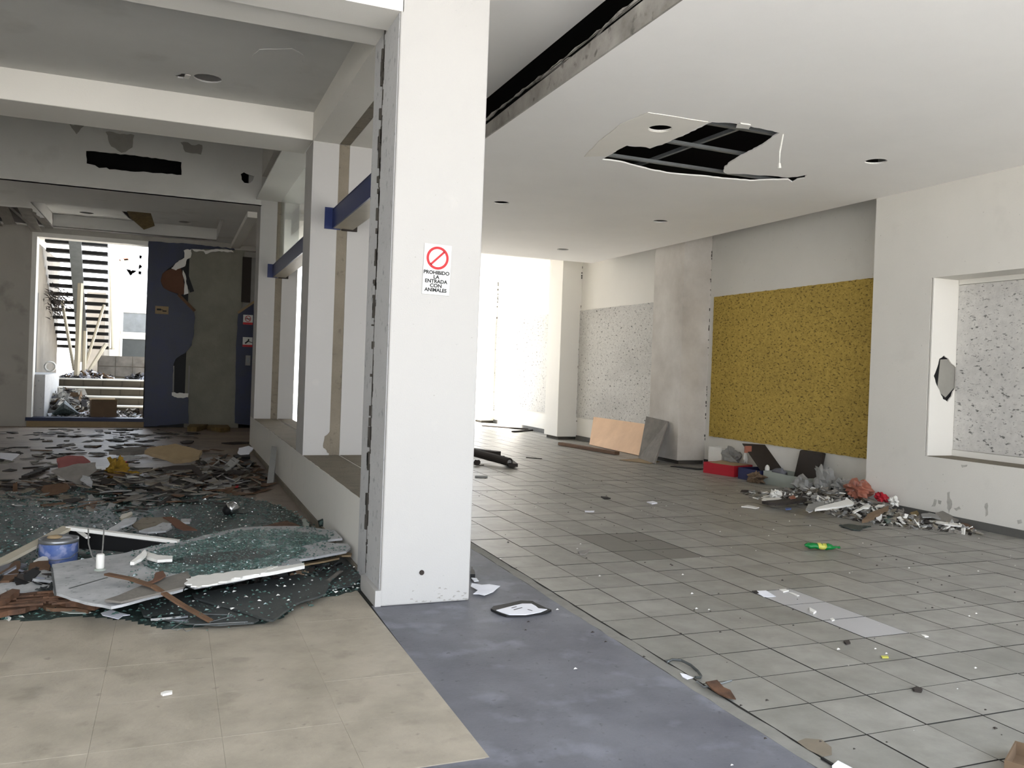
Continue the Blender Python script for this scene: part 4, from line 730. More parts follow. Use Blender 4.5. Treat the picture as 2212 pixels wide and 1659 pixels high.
#PART3
# ------------------------------------------------------------------ left room debris
def layer(name, label, cat, pts, m, h, seed, step=.10):
    """thin uneven layer of fine debris over a floor polygon"""
    pl = rag(pts, .10, .035, seed); xs = [p[0] for p in pl]; ys = [p[1] for p in pl]
    def inside(x, y):
        if x > 1.245: return False
        c = False; j = len(pl) - 1
        for i in range(len(pl)):
            if (pl[i][1] > y) != (pl[j][1] > y) and x < (pl[j][0] - pl[i][0]) * (y - pl[i][1]) / (pl[j][1] - pl[i][1]) + pl[i][0]: c = not c
            j = i
        return c
    mb = MB(); idx = {}
    nx = int((max(xs) - min(xs)) / step) + 2; ny = int((max(ys) - min(ys)) / step) + 2
    def vid(i, j):
        if (i, j) not in idx:
            x = min(xs) + i * step; y = min(ys) + j * step; dx = noise.noise(Vector((x * 3, y * 3, seed))) * step * .5
            edge = all(inside(x + a, y + b) for a, b in ((step, 0), (-step, 0), (0, step), (0, -step)))
            z = (.004 + h * (.45 + .8 * abs(noise.noise(Vector((x * 2.6, y * 2.6, seed + 5)))) + .25 * noise.noise(Vector((x * 9, y * 9, seed))))) if edge else -.001
            idx[(i, j)] = len(mb.v); mb.v.append((x + dx, y + dx * .7, z))
        return idx[(i, j)]
    for i in range(nx):
        for j in range(ny):
            if inside(min(xs) + (i + .5) * step, min(ys) + (j + .5) * step): mb.f.append((vid(i, j), vid(i + 1, j), vid(i + 1, j + 1), vid(i, j + 1))); mb.mi.append(0)
    o = mb.obj(name, M[m], smooth=True); o['kind'] = 'stuff'; tag(o, label, cat); return o, inside, (min(xs), max(xs), min(ys), max(ys))
gl, ins, bb = layer('glass_dust', 'dark green layer of crushed glass and dirt over the left floor', 'glass debris', [(-2.478,9.447),(-1.838,9.963),(-1.408,10.416),(-0.895,10.705),(-0.320,10.785),(0.279,10.331),(0.743,9.739),(1.027,9.154),(1.186,8.557),(1.267,7.801),(1.291,6.903),(1.275,6.277),(1.287,5.718),(1.288,5.592),(1.142,5.532),(0.946,5.443),(0.751,5.277),(0.673,5.097),(0.557,4.988),(0.503,4.957),(0.408,5.037),(0.209,5.019),(0.016,5.019),(-0.128,5.128),(-0.278,5.294),(-0.500,5.399),(-0.704,5.362),(-0.848,5.419),(-1.437,5.541)], 'glassdust', .018, 4, .032)
def crumbs(name, label, bb, ins, n, m, seed, s0, s1, zmax=.03, w=None):
    r = random.Random(seed); mb = MB()
    while n > 0:
        x = r.uniform(bb[0], bb[1]); y = r.uniform(bb[2], bb[3])
        if w and r.random() > w(x, y): n -= .2; continue
        if not ins(x, y): n -= .05; continue
        n -= 1; s_ = r.uniform(s0, s1); z = r.uniform(.004, zmax); a = r.uniform(0, 3.14); t = r.gauss(0, .35)
        R_ = Matrix.Rotation(a, 3, 'Z') @ Matrix.Rotation(t, 3, 'X'); p = Vector((x, y, z))
        k = [Vector((-s_, -s_ * .6, 0)), Vector((s_, -s_ * .5, 0)), Vector((s_ * .3, s_ * .8, 0)), Vector((0, 0, s_ * .55))]
        mb.add([p + R_ @ q for q in k], [(0, 2, 1), (0, 1, 3), (1, 2, 3), (2, 0, 3)])
    o = mb.obj(name, M[m]); o['kind'] = 'stuff'; return tag(o, label, 'glass debris' if m == 'crystal' else 'plaster debris')
crumbs('glass_crumbs', 'green glass crumbs glittering over the left floor', bb, ins, 9000, 'crystal', 1, .006, .018, .034)
crumbs('plaster_crumbs', 'pale plaster crumbs lying on the crushed glass', bb, ins, 700, 'white', 2, .005, .017, .032)
heap('floor_scraps', 'flat dark and pale scraps over the middle of the left room floor', 'floor litter', -.35, 10.6, .0, 1.4, 1.7, .12, 420, ['cement', 'darkcard', 'greyboard', 'dust', 'wood', 'concrete', 'cement'], 51, (.05, .34), flat=.14)
heap('floor_scraps', 'dark scraps banked along the foot of the far low wall', 'floor litter', 0.72, 11.6, .0, .5, 1.7, .12, 220, ['darkcard', 'cement', 'dust', 'wood', 'greyboard', 'concrete'], 52, (.05, .36), flat=.25)
heap('floor_scraps', 'thin litter spread in front of the courtyard doorway', 'floor litter', -1.2, 17.6, .0, 1.8, 1.6, .03, 90, ['dust', 'cement', 'dust', 'cement', 'darkcard'], 53, (.06, .36), flat=.05)
heap('floor_scraps', 'thin dark litter across the far left room floor', 'floor litter', -.9, 14.4, .0, 1.8, 1.5, .03, 90, ['darkcard', 'cement', 'dust', 'cement', 'wood'], 54, (.06, .36), flat=.05)
heap('floor_scraps', 'small scraps lying on the bare floor left of the glass', 'floor litter', -2.2, 13.0, .0, .9, 2.2, .02, 40, ['darkcard', 'column', 'dust'], 55, (.05, .3), flat=.08)
heap('board_packing', 'dark debris packed under the long glass-covered board', 'floor litter', .34, 6.15, .01, .84, .36, .10, 520, ['black', 'darkslab', 'darkcard', 'glassdust'], 56, (.05, .22), flat=.3)
heap('board_packing', 'dark debris packed under the white bent trim by the blue can', 'floor litter', -.75, 6.1, .01, .95, .36, .07, 420, ['black', 'darkslab', 'darkcard', 'bluegrey'], 57, (.05, .22), flat=.3)
# the long plaster board with its crust of shattered glass
lb = empty('plaster_board', (.4, 6.0, .14), 'long broken plaster board crusted with shattered green glass', 'board')
bo = rag([(-0.687,6.197),(-0.459,6.326),(-0.264,6.415),(-0.091,6.595),(0.129,6.732),(0.333,6.940),(0.553,7.128),(0.769,7.126),(0.983,7.064),(1.288,6.767),(1.303,6.595),(1.266,6.477),(1.106,6.441),(1.064,6.399),(1.162,6.327),(1.249,6.275),(1.248,6.145),(1.196,6.031),(0.989,5.928),(0.839,5.862),(0.850,5.681),(0.669,5.570),(0.491,5.490),(0.295,5.398),(0.163,5.342),(0.118,5.441),(0.098,5.314),(-0.133,5.148),(-0.268,5.050),(-0.366,5.150),(-0.483,5.296),(-0.586,5.454)], .05, .007, 3)
bo = [(min(x, 1.25), y) for x, y in bo]
fz = lambda x, y: .135 + .018 * (x - .4)
kid(MB().plate(bo, fz, .016), 'board', M['gypsum'], lb); fixn(lb.children[0])
cr_ = rag([(-0.172,6.271),(-0.028,6.485),(0.191,6.637),(0.540,6.965),(0.822,6.949),(1.013,6.757),(1.129,6.585),(1.152,6.472),(1.062,6.386),(0.912,6.284),(0.928,6.121),(0.832,5.931),(0.725,5.813),(0.650,5.668),(0.496,5.551),(0.326,5.494),(0.192,5.480),(0.104,5.669),(-0.049,5.831),(-0.135,6.009)], .035, .014, 6)
ck = kid(MB().plate(cr_, lambda x, y: fz(x, y) + .0165, .006), 'glass_crust', M['glassy'], lb); fixn(ck); ck['kind'] = 'stuff'
ff_ = rag([(0.033,6.059),(0.180,6.170),(0.363,6.220),(0.616,6.259),(0.728,6.110),(0.619,5.956),(0.405,5.891),(0.231,5.876),(0.118,5.929)], .05, .012, 8)
kid(MB().plate(ff_, lambda x, y: fz(x, y) + .023, .002), 'bare_patch', M['darkslab'], lb); 
def pin(poly):
    def f(x, y):
        c = False; j = len(poly) - 1
        for i in range(len(poly)):
            if (poly[i][1] > y) != (poly[j][1] > y) and x < (poly[j][0] - poly[i][0]) * (y - poly[i][1]) / (poly[j][1] - poly[i][1]) + poly[i][0]: c = not c
            j = i
        return c
    return f
r = random.Random(77); gm = MB(); f_ = pin(cr_)
xs = [p[0] for p in cr_]; ys = [p[1] for p in cr_]
for k in range(5200):
    x = r.uniform(min(xs) - .05, max(xs) + .08); y = r.uniform(min(ys) - .05, max(ys) + .05)
    if not (f_(x, y) or (pin(bo)(x, y) and r.random() < .22)): continue
    s_ = r.uniform(.005, .014); p = Vector((x, y, fz(x, y) + .022)); R_ = Matrix.Rotation(r.uniform(0, 3), 3, 'Z') @ Matrix.Rotation(r.gauss(0, .4), 3, 'X')
    gm.add([p + R_ @ q for q in (Vector((-s_, -s_ * .6, 0)), Vector((s_, -s_ * .5, 0)), Vector((s_ * .3, s_ * .8, 0)), Vector((0, 0, s_ * .6)))], [(0, 2, 1), (0, 1, 3), (1, 2, 3), (2, 0, 3)])
q = kid(gm, 'glass_crumbs', M['crystal'], lb); q['kind'] = 'stuff'
mb = MB()
for a_, b_ in zip(*[iter([(-0.674,6.079),(-0.574,5.383),(-0.330,5.723),(-0.517,5.517)])] * 2): mb.bar((a_[0], a_[1], fz(*a_) + .017), (b_[0], b_[1], fz(*b_) + .017), .012, .003)
kid(mb, 'crack_line', M['darkslab'], lb)
flat('grey_board', 'folded grey board strip at the front of the long plaster board', 'board', [(-0.088,5.441),(0.126,5.657),(0.145,5.532),(0.100,5.275),(-0.062,5.151),(-0.217,5.037),(-0.303,5.096),(-0.238,5.176)], 'cement', .012, .155, .03, .02, (.06, .004), 4)
flat('dark_slab', 'large dark slab sheet leaning low in front of the plaster board', 'slab', [(0.157,5.574),(0.309,5.638),(0.573,5.741),(0.833,5.910),(1.041,5.728),(0.932,5.368),(0.739,5.200),(0.571,4.894),(0.536,4.921),(0.318,5.267),(0.168,5.473)], 'darkslab', .012, .035, .01, .02, (.08, .006), 5)
flat('dark_slab', 'dark slab sheet under the brown strip and the wire hanger', 'slab', [(-0.142,5.501),(0.119,5.695),(0.198,5.563),(0.504,4.981),(0.469,4.927),(0.277,4.934),(0.111,5.014),(-0.108,5.218)], 'darkslab', .010, .022, 0, .01, (.08, .006), 6)
flat('dark_slab', 'dark slab piece beside the plinth of the front pillar', 'slab', [(0.979,6.214),(1.245,6.415),(1.307,6.199),(1.262,5.757),(1.151,5.581),(0.956,5.509),(0.872,5.699)], 'darkslab', .010, .024, .02, 0, (.07, .01), 7)
flat('white_strip', 'long white plaster rim along the near edge of the glass crust', 'plaster strip', [(0.215,5.377),(0.437,5.509),(0.675,5.627),(0.846,5.693),(0.845,5.626),(0.662,5.517),(0.487,5.438),(0.292,5.336),(0.193,5.316)], 'white', .022, .152, 0, 0, (.05, .005), 8)
flat('splintered_gypsum', 'fan of white splintered gypsum with torn paper, centre of the board', 'plaster', [(0.105,5.324),(0.144,5.473),(0.219,5.502),(0.384,5.560),(0.555,5.595),(0.676,5.645),(0.542,5.449),(0.373,5.371),(0.289,5.279),(0.184,5.218)], 'white', .008, .168, .0, .0, (.025, .02), 9)
flat('white_shard', 'pointed white shard standing on the left end of the glass crust', 'plaster', [(-0.210,5.866),(-0.175,6.006),(-0.130,6.210),(-0.117,6.120),(-0.146,5.958),(-0.186,5.860)], 'white', .02, .176, .1, .25, (.03, .005), 10)
flat('white_wedge', 'white wedge of plaster right of the pointed shard', 'plaster', [(-0.124,6.197),(-0.053,6.066),(0.039,6.017),(0.039,5.921),(-0.050,5.914),(-0.114,6.024)], 'white', .018, .172, .02, .06, (.03, .006), 11)
# bent white trim over the paint can
t0 = [(-1.170,6.420),(-1.081,6.834)]; ap = [(-0.686,7.051)][0]; e2 = [(0.081,6.673)][0]
tr_ = empty('bent_trim', (ap[0], ap[1], .21), 'white trim bent like a roof over the blue paint can', 'trim')
kid(MB().bar((t0[0][0], t0[0][1], .02), (ap[0], ap[1], .21), .09, .022), 'trim_arm', M['cream'], tr_)
kid(MB().bar((ap[0], ap[1], .21), (e2[0], e2[1], .15), .05, .024), 'trim_arm', M['white'], tr_)
kid(MB().hexa([(ap[0], ap[1] + .10, .04), (e2[0], e2[1] + .01, .04), (e2[0], e2[1] + .03, .04), (ap[0], ap[1] + .12, .04), (ap[0], ap[1] + .10, .17), (e2[0], e2[1] + .01, .12), (e2[0], e2[1] + .03, .12), (ap[0], ap[1] + .12, .17)]), 'dark_board_or_void', M['black'], tr_)  # last part is a black panel painting the dark void under the arm
a3 = [(-0.669,7.011),(-0.647,7.100),(-0.604,7.036),(-0.535,6.877)]
kid(MB().tube([(x, y, .21 - .015 * i) for i, (x, y) in enumerate(a3)], .02, 6, flat=.5), 'torn_end', M['white'], tr_)
cc = [(-0.713,6.781)][0]
can = empty('paint_can', (cc[0], cc[1], 0), 'blue-labelled paint can under the bent white trim', 'paint can')
MB().lathe([(0, .002), (.122, .002), (.125, .006), (.125, .166), (.122, .17)], 36).obj('label', M['bluecan'], can, True)
MB().lathe([(.122, .160), (.1295, .162), (.1295, .188), (.120, .19), (.118, .178), (.09, .174), (.088, .184), (0, .184)], 36).obj('rim', M['tin'], can, True)
MB().blob((-.03, .01, .195), .035, (1.4, 1, .4), 3).obj('lid_dirt', M['tan'], can, True)
MB().tube([(-.126, 0, .16), (-.135, -.06, .10), (-.09, -.125, .07), (0, -.145, .06), (.09, -.125, .07), (.135, -.06, .10), (.126, 0, .16)], .0025, 5).obj('wire_handle', M['metal'], can)
# starter on its white cord
cd = [(-0.516,6.648),(-0.486,6.323),(-0.450,6.110),(-0.410,5.976),(-0.386,5.984),(-0.392,6.213),(-0.412,6.594)]
zc = [.27, .23, .20, .18, .18, .22, .28]; cdp = [(x, y, z) for (x, y), z in zip(cd, zc)]
st_ = empty('white_tube_fitting', (cdp[3][0], cdp[3][1], .17), 'white cylinder hanging on a loop of grey cord over the plaster board', 'fitting')
kid(MB().tube(cdp, .0045, 6), 'cord', M['greyboard'], st_)
x_, y_ = [(-0.380,5.839)][0]
kid(MB().lathe([(0, .171), (.022, .171), (.024, .178), (.024, .255), (.018, .262), (0, .262)], 18, (x_, y_, 0)), 'cylinder', M['white'], st_, True)
kid(MB().lathe([(.036, .160), (.03, .172), (.024, .172)], 18, (x_, y_, 0)), 'collar', M['foam'], st_, True)
q = [[(-0.325,5.553)][0], [(-0.188,5.403)][0], [(-0.064,5.240)][0], [(0.090,5.103)][0], [(0.245,4.978)][0]]; zz = [.20, .20, .19, .11, .04]
mb = MB()
for i in range(4): mb.bar((q[i][0], q[i][1], zz[i]), (q[i + 1][0], q[i + 1][1], zz[i + 1]), .035, .012)
tag(mb.obj('brown_strip', M['wood']), 'long curved brown strip slanting over the slabs to the bare floor', 'strip')
flat('red_flap', 'reddish brown rounded flap beside the brown strip', 'scrap', [(-0.111,5.337),(-0.068,5.392),(-0.056,5.573),(-0.014,5.612),(0.003,5.489),(-0.027,5.405),(-0.086,5.309)], 'brownboard', .008, .18, 0, .1, (.04, .004), 3)
# rotten wood and left corner
for k, (pl, z, lab) in enumerate((([(-1.015,5.592),(-0.899,5.723),(-0.815,5.797),(-0.745,5.823),(-0.631,5.740),(-0.606,5.607),(-0.681,5.526),(-0.763,5.450),(-0.845,5.397),(-0.974,5.376)], .02, 'lowest splintered rotten board at the left edge of the photo'),
        ([(-0.880,5.605),(-0.834,5.728),(-0.791,5.696),(-0.822,5.530),(-0.857,5.460)], .07, 'upper rotten splinter lying over the lowest rotten board'),
        ([(-0.597,5.762),(-0.531,5.680),(-0.458,5.587),(-0.342,5.526),(-0.332,5.421),(-0.368,5.351),(-0.443,5.420),(-0.557,5.509)], .04, 'shredded reddish board in front of the plaster board'),
        ([(-0.604,5.640),(-0.470,5.575),(-0.355,5.485),(-0.406,5.391),(-0.507,5.456),(-0.631,5.507),(-0.666,5.595)], .015, 'flat brown board under the shredded reddish one'))):
    o = flat('rotten_board', lab, 'board', pl, 'rust' if k != 3 else 'wood', .03 if k != 3 else .02, z, .02, .06, (.035, .014), 60 + k)
    if k in (0, 2):
        rj = random.Random(k); mb = MB(); lx, ly = o.location[0], o.location[1]
        for j in range(14):
            p = pl[rj.randrange(len(pl))]; d = (rj.uniform(.15, .4), rj.uniform(-.03, .06)); p = ((p[0] - lx) * .7, (p[1] - ly) * .6)
            mb.bar((p[0] - d[0] / 2, p[1] - d[1] / 2, z + .04), (p[0] + d[0] / 2, p[1] + d[1] / 2, z + .05), .014, .012)
        mb.obj('splinters', M['rust'], o)['kind'] = 'stuff'
lit = [('brown_flap', 'brown curved board flap at the left edge above the rotten wood', [(-1.039,6.117),(-0.990,6.276),(-0.956,6.423),(-0.944,6.598),(-0.915,6.605),(-0.894,6.462),(-0.874,6.125),(-0.903,6.049),(-1.026,6.044)], 'wood', .014, .06, .05, .1),
 ('brown_flap', 'pair of small brown rounded flaps left of the plaster board', [(-0.835,6.325),(-0.843,6.461),(-0.801,6.520),(-0.737,6.520),(-0.710,6.296),(-0.770,6.284),(-0.807,6.241)], 'wood', .016, .07, .0, .1),
 ('white_shard', 'large white plaster shard between the flaps and the rotten wood', [(-0.840,6.141),(-0.822,6.236),(-0.739,6.293),(-0.688,6.230),(-0.656,5.977),(-0.715,6.015),(-0.766,6.051)], 'gypsum', .016, .06, .02, .05),
 ('grey_sheet', 'wide grey plaster sheet spread at the left edge', [(-1.098,6.033),(-0.955,6.067),(-0.782,6.095),(-0.711,5.983),(-0.636,5.919),(-0.672,5.837),(-0.767,5.806),(-0.848,5.859),(-0.906,5.767),(-1.030,5.675)], 'gypsum', .012, .045, .0, .03),
 ('lilac_sheet', 'lilac grey cloth scrap behind the brown flap', [(-1.104,6.337),(-1.023,6.475),(-0.944,6.595),(-0.867,6.522),(-0.907,6.422),(-0.969,6.305),(-1.085,6.232)], 'bluegrey', .02, .05, .0, .1),
 ('white_edge', 'white torn edge peeking below the blue can', [(-0.837,6.543),(-0.804,6.679),(-0.777,6.732),(-0.752,6.551),(-0.786,6.489)], 'white', .012, .07, .1, .1),
 ('white_plate', 'white pointed plate on the floor below the rotten wood', [(-0.577,5.491),(-0.501,5.539),(-0.393,5.413),(-0.411,5.399),(-0.503,5.423)], 'foam', .006, .012, .0, .04),
 ('white_paper', 'lilac white paper lying half on the bare beige floor', [(-0.338,5.389),(-0.288,5.445),(-0.230,5.361),(-0.181,5.310),(-0.217,5.301),(-0.238,5.241),(-0.289,5.301),(-0.325,5.338)], 'paper', .003, .012, .02, .05),
 ('white_chip', 'round white chip by the left edge of the bare beige floor', [(-0.826,5.440),(-0.817,5.465),(-0.794,5.422),(-0.800,5.388)], 'white', .012, .002, 0, 0),
 ('white_chip', 'pair of white chips alone on the beige floor', [(-0.003,4.043),(0.016,4.060),(0.045,4.057),(0.045,4.035),(0.007,4.024)], 'white', .01, .002, 0, 0),
 ('wood_offcut', 'orange tan wood offcut under the near edge of the glass board', [(0.791,5.921),(0.846,6.003),(0.903,6.003),(0.924,5.957),(0.877,5.888),(0.810,5.851)], 'peach', .02, .03, 0, 0),
 ('tan_lath', 'tan lath under the right end of the glass board', [(0.878,6.019),(1.026,6.101),(1.174,6.188),(1.166,6.129),(1.008,6.032),(0.877,5.963)], 'tan', .012, .085, 0, 0),
 ('tan_lath', 'short tan lath at the right tip of the glass board', [(1.170,6.206),(1.237,6.238),(1.270,6.199),(1.249,6.126),(1.185,6.140)], 'tan', .012, .10, 0, 0),
 ('orange_board', 'orange brown board half hidden behind the glass board', [(0.742,7.408),(0.849,7.517),(0.971,7.628),(1.034,7.438),(1.071,7.260),(0.937,7.286)], 'rust', .016, .09, 0, .1),
 ('curved_shard', 'pale green curved glass shard behind the board by the low wall', [(1.123,7.823),(1.151,7.818),(1.159,7.588),(1.144,7.459),(1.111,7.423),(1.104,7.598)], 'foam', .01, .07, .1, .6),
 ('plaster_flake', 'grey plaster flake pile behind the bent trim', [(-0.443,7.502),(-0.337,7.982),(-0.237,8.054),(-0.258,7.835),(-0.349,7.643),(-0.393,7.453)], 'gypsum', .016, .08, 0, .1),
 ('plaster_flake', 'pale plaster flake right of the brown mud sheet', [(-0.212,7.560),(-0.089,7.741),(-0.033,7.902),(0.034,7.846),(0.041,7.674),(-0.008,7.520),(-0.141,7.487)], 'gypsum', .014, .06, 0, .1),
 ('mud_sheet', 'brown dusty sheet behind the bent trim', [(-0.275,7.916),(-0.197,8.215),(-0.036,8.210),(0.019,7.992),(-0.091,7.837),(-0.215,7.653)], 'concrete', .014, .05, 0, .08),
 ('brown_scrap', 'reddish brown card scrap behind the glass board', [(-0.036,8.224),(0.033,8.236),(0.095,8.059),(0.189,7.730),(0.238,7.594),(0.128,7.615),(0.071,7.752),(0.019,8.027)], 'brownboard', .01, .05, 0, .1),
 ('pale_square', 'small pale square board on the reddish brown card', [(0.109,7.945),(0.192,7.929),(0.181,7.752),(0.122,7.764)], 'gypsum', .014, .08, 0, .1),
 ('foam_block', 'cream foam block at the back of the plaster flakes', [(-0.382,8.012),(-0.368,8.170),(-0.299,8.300),(-0.289,8.155),(-0.331,8.003),(-0.364,7.942)], 'cream', .02, .09, 0, .2),
 ('brown_board', 'brown rounded board lying at the back of the green glass', [(-1.234,10.256),(-1.228,10.534),(-1.088,10.662),(-1.013,10.652),(-0.972,10.429),(-0.993,10.189),(-1.141,9.883),(-1.196,9.987)], 'wood', .02, .025, 0, .05),
 ('white_shard', 'bright white triangular shard on the back litter', [(-1.152,10.765),(-1.192,11.263),(-1.144,11.173),(-1.053,10.754),(-1.078,10.640)], 'white', .016, .08, .1, .4),
 ('white_shard', 'pale diamond shaped shard on the back litter', [(-0.897,10.698),(-0.887,11.021),(-0.808,10.889),(-0.768,10.490),(-0.769,10.160),(-0.821,10.347)], 'gypsum', .016, .07, .1, .3),
 ('grey_sheet', 'dark grey sheet tilted across the back litter heap', [(-1.204,11.458),(-1.005,11.916),(-0.774,12.103),(-0.755,11.512),(-0.839,10.903),(-0.904,10.359),(-1.044,10.761)], 'cement', .014, .07, .02, .12),
 ('pink_board', 'faded pink board on the far side of the back litter', [(-1.245,11.740),(-1.292,12.670),(-1.181,12.950),(-1.004,12.884),(-0.910,12.321),(-0.960,12.013),(-1.152,11.829),(-1.184,11.548)], 'pink', .02, .08, .0, .06),
 ('white_sheet', 'white crumpled sheet on bare floor at the left edge', [(-2.276,13.762),(-2.173,14.200),(-1.976,14.064),(-1.932,13.999),(-1.962,13.568),(-1.988,13.222),(-2.102,13.457)], 'paper', .01, .02, .05, .12),
 ('dark_batten', 'dark batten with pale tip left of the back litter', [(-1.612,11.396),(-1.581,11.649),(-1.461,12.290),(-1.413,12.237),(-1.460,11.862),(-1.544,11.388)], 'darkcard', .03, .02, 0, 0),
 ('tan_board', 'large tan board with black edge at the right of the far floor', [(-0.318,13.546),(-0.238,13.960),(0.063,14.403),(0.425,13.532),(0.381,12.882),(0.264,12.526),(0.061,12.420),(-0.084,12.899)], 'tan', .05, .06, .0, .02),
 ('grey_board', 'grey board left of the large tan board on the far floor', [(-0.831,13.881),(-0.582,14.514),(-0.329,14.513),(-0.290,14.008),(-0.536,13.740)], 'cement', .05, .03, .0, .02),
 ('white_scrap', 'white plate scrap left of the large tan board', [(-0.693,13.208),(-0.538,13.507),(-0.360,13.375),(-0.396,12.957),(-0.615,12.854)], 'gypsum', .012, .05, .0, .05),
 ('red_scrap', 'red strip scrap under the white plate scrap', [(-0.703,12.779),(-0.619,12.943),(-0.537,12.938),(-0.541,12.769),(-0.639,12.665)], 'red', .012, .04, .0, .05),
 ('red_scrap', 'thin red strip on the litter near the low wall', [(0.535,10.459),(0.639,10.485),(0.769,10.469),(0.753,10.316),(0.578,10.301)], 'red', .012, .02, .0, 0),
 ('white_fold', 'folded white scrap right of the mustard cloth', [(-0.482,11.476),(-0.430,11.249),(-0.309,11.022),(-0.320,10.737),(-0.367,10.663),(-0.436,10.911)], 'white', .012, .05, .1, .3),
 ('white_fold', 'pale paper fold lower right of the folded white scrap', [(-0.228,10.641),(-0.174,10.875),(-0.101,10.785),(-0.127,10.513),(-0.185,10.482)], 'gypsum', .01, .04, .1, .1),
 ('arched_sheet', 'long dark arched sheet across the right litter', [(-0.118,11.507),(0.060,11.738),(0.285,11.772),(0.345,11.469),(0.390,10.779),(0.338,10.785),(0.256,11.428),(0.060,11.397)], 'darkcard', .014, .09, .0, .08),
 ('black_rail', 'black curved rail scrap beside the low wall', [(0.706,12.574),(0.758,12.401),(0.922,12.279),(1.063,12.495),(1.094,12.267),(0.943,11.902),(0.760,12.021),(0.701,12.239)], 'black', .05, .04, .0, .0),
 ('black_rail', 'short black rail scrap farther along the low wall', [(0.893,13.358),(1.130,13.480),(1.112,13.093),(0.895,12.979)], 'black', .04, .04, .0, .0),
 ('foil_scrap', 'crumpled pinkish plastic by the foot of the low wall', [(0.980,14.304),(1.132,14.617),(1.195,14.304),(1.122,13.574),(0.994,13.306),(0.955,13.718)], 'paper', .02, .06, .1, .2),
 ('dark_scrap', 'oval brown scrap alone on the far bare floor', [(0.168,16.066),(0.287,16.339),(0.403,16.250),(0.357,15.894),(0.219,15.806)], 'darkcard', .02, .008, 0, 0),
 ('dark_strip', 'thin dark strip on the floor at the foot of the third pillar', [(0.851,15.900),(1.115,16.083),(1.357,16.088),(1.342,15.907),(1.013,15.728)], 'darkcard', .02, .005, 0, 0),
 ('yellow_block', 'left dull yellow foam block at the foot of the concrete column', [(x, y - .15 if y < 19.3 else 19.35) for x, y in [(0.323,18.768),(0.385,20.337),(0.719,20.379),(0.754,19.432),(0.501,18.664)]], 'insul', .10, .002, 0, 0),
 ('yellow_block', 'right brown yellow foam block at the foot of the concrete column', [(x, y - .15 if y < 19.3 else 19.35) for x, y in [(0.774,20.244),(1.162,19.739),(1.167,18.840),(0.969,18.582),(0.717,19.173)]], 'insul', .09, .002, 0, 0)]
for k, (n_, l_, p_, m_, t_, z_, a_, b_) in enumerate(lit): flat(n_, l_, 'litter' if 'board' not in n_ and 'sheet' not in n_ else 'board', p_, m_, t_, z_, a_, b_, (.05, .008), 100 + k)
q = [(-0.075,9.130),(0.436,10.867)]
tag(MB().bar((q[0][0], q[0][1], .03), (q[1][0], q[1][1], .10), .045, .03).obj('long_stick', M['darkcard']), 'long dark stick lying diagonally over the glass', 'stick')
for a_, b_, l in ((*[(0.440,9.091),(0.661,9.115)], 'thin dark rod on the glass left of the chrome lamp'), (*[(-0.384,8.998),(-0.181,8.829)], 'thin dark rod in the middle of the glass'), (*[(-1.666,10.663),(-1.293,10.544)], 'dark rod at the back left of the glass'), (*[(-0.381,10.428),(-0.133,10.038)], 'dark splinter at the back edge of the glass')):
    tag(MB().bar((a_[0], a_[1], .035), (b_[0], b_[1], .035), .02, .012).obj('thin_rod', M['darkcard']), l, 'rod')
q = [(-0.067,5.107),(-0.024,5.087),(0.126,5.093)]
tag(MB().bar((q[0][0], q[0][1], .038), (q[2][0], q[2][1], .045), .018, .012).bar((q[0][0], q[0][1] + .03, .036), (q[2][0], q[2][1] + .03, .043), .05, .006).obj('metal_strip', M['chrome']), 'shiny metal strip lying in front of the dark slab', 'metal strip')
hp = [(0.235,4.964),(0.370,5.055),(0.359,5.076),(0.191,5.140),(0.111,5.032),(0.039,4.887),(0.067,4.863),(0.095,4.889),(0.113,4.826),(0.141,4.851),(0.157,4.932),(0.229,4.930),(0.436,4.918)]
tag(MB().tube([(x, y, .040) for x, y in hp], .0022, 5).obj('wire_hanger', M['metal']), 'bent wire clothes hanger at the front edge of the slabs', 'clothes hanger')
cl_ = [(0.567,8.509)][0]
lm = empty('chrome_lamp', (cl_[0], cl_[1], .015), 'small chrome dome lamp lying on the glass', 'lamp')
RT = Matrix.Rotation(1.1, 4, 'Y')
MB().lathe([(0, .07), (.03, .066), (.055, .045), (.07, .01), (.075, -.02), (.06, -.02)], 24, M4=Matrix.Translation((0, 0, .06)) @ RT).obj('reflector', M['chrome'], lm, True)
MB().lathe([(.058, -.02), (.05, -.05), (.03, -.08), (0, -.08)], 18, M4=Matrix.Translation((0, 0, .06)) @ RT).tube([(.05, -.02, .02), (.12, -.03, .012), (.16, .01, .012)], .006, 6).obj('socket', M['black'], lm, True)
bc = [(1.344,7.564)][0]
tag(MB().tube([(bc[0] - .10, bc[1], .08), (bc[0] - .05, bc[1], .09), (bc[0] + .03, bc[1] + .02, .10), (bc[0] + .07, bc[1] + .03, .10), (bc[0] + .1, bc[1] + .04, .1)], [.03, .04, .04, .02, .014], 12).obj('dark_bottle', M['glassdust'], smooth=True), 'dark green bottle lying against the low wall behind the board', 'bottle')
yc = [(-0.610,11.533)][0]
tag(MB().blob((yc[0], yc[1], .10), .12, (.8, 1.1, .9), 31, .95, 22).blob((yc[0] + .15, yc[1] - .25, .05), .09, (1.5, .9, .55), 33, .9, 20).obj('mustard_cloth', M['yellow']), 'mustard yellow cloth heaped on the back litter', 'cloth')
tag(MB().hexa([(1.10, 10.55, .02), (1.17, 10.5, .02), (1.19, 10.56, .02), (1.12, 10.62, .02), (1.20, 11.1, .42), (1.262, 11.05, .42), (1.262, 11.11, .42), (1.21, 11.17, .42)]).obj('white_plank', M['greyboard']), 'pale grey plank end leaning on the low wall', 'plank')
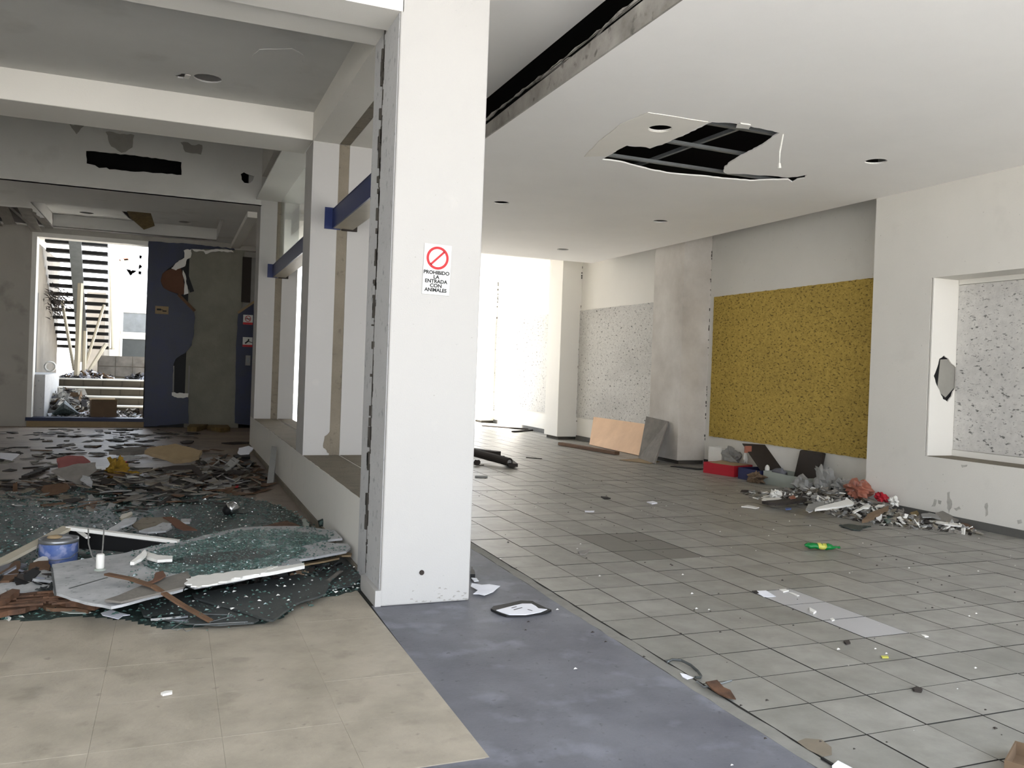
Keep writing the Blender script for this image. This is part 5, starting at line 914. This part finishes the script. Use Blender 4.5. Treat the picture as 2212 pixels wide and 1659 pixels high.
tag(MB().bar((*[(0.826,5.344)][0], .035), (*[(1.129,5.881)][0], .06), .03, .008).obj('grey_strip', M['cement']), 'narrow grey strip curving over the glass by the pillar plinth', 'strip')

f2_ = pin([(p[0], p[1]) for p in [(-0.139,5.406),(0.171,5.582),(0.573,5.741),(0.833,5.910),(1.330,6.150),(1.232,5.530),(0.929,5.346),(0.571,4.894),(0.274,4.884),(-0.057,5.061)]])
crumbs('slab_crumbs', 'teal glass crumbs scattered over the dark slab sheets', (-.6, 1.25, 4.5, 6.2), f2_, 520, 'crystal', 9, .006, .015, .075, None)
crumbs('slab_crumbs', 'white plaster crumbs scattered over the dark slab sheets', (-.6, 1.25, 4.5, 6.2), f2_, 70, 'white', 10, .006, .016, .07, None)
r = random.Random(91); mb = MB(); mw = MB()
for k in range(420):                                       # fine grit on the tiles and screed
    x = r.uniform(1.9, 7.6); y = r.uniform(2.2, 12); s_ = r.uniform(.004, .014); q_ = (mb if r.random() < .6 else mw)
    if x < 2.4 and y > 5: continue
    q_.add([(x - s_, y - s_ * .5, .0005), (x + s_, y - s_ * .3, .0005), (x + s_ * .2, y + s_, .0005), (x, y, s_ * .6)], [(0, 2, 1), (0, 1, 3), (1, 2, 3), (2, 0, 3)])
o = mb.obj('floor_grit', M['darkcard']); o['kind'] = 'stuff'; tag(o, 'dark grit and leaf crumbs scattered over the tiled floor', 'grit')
o = mw.obj('floor_grit', M['white']); o['kind'] = 'stuff'; tag(o, 'white plaster grit scattered over the tiled floor', 'grit')
heap('rubble_heap', 'sparse flat scraps trailing off the left end of the rubble', 'rubble', 7.25, 8.75, 0, .45, .6, .03, 80, ['cement', 'darkcard', 'greyboard', 'white'], 44, (.03, .12), flat=.2)

ch = MB(); r = random.Random(17)
for k in range(26):
    x = r.uniform(1.40, 1.82); z = abs(r.gauss(0, .035)); ch.slab([rag([(x, z), (x + r.uniform(.006, .03), z + r.uniform(-.003, .003)), (x + r.uniform(.006, .02), z + r.uniform(.004, .010)), (x + .002, z + .004)], .01, .002, k)], 5.1585, 5.1598, 'y')
q = fixn(ch.obj('foot_chips', M['patchgrey'], WM)); q['kind'] = 'stuff'
for k, pl in enumerate(([(7.021,0.144),(6.988,0.233),(6.951,0.228),(6.972,0.152)], [(6.939,0.230),(6.890,0.227),(6.900,0.185),(6.931,0.190)], [(6.822,0.330),(6.787,0.345),(6.755,0.177),(6.788,0.101),(6.814,0.158)], [(6.351,0.283),(6.325,0.297),(6.314,0.172),(6.340,0.148)], [(5.985,0.173),(5.940,0.190),(5.929,0.155),(5.973,0.137)], [(6.660,0.655),(6.580,0.664),(6.590,0.643),(6.647,0.626)], [(6.731,0.171),(6.663,0.203),(6.638,0.177),(6.695,0.147)])):
    MB().slab([rag(pl, .03, .012, k)], 7.9482, 7.9498, 'x').obj('damp_stain', M['damp'], WR)
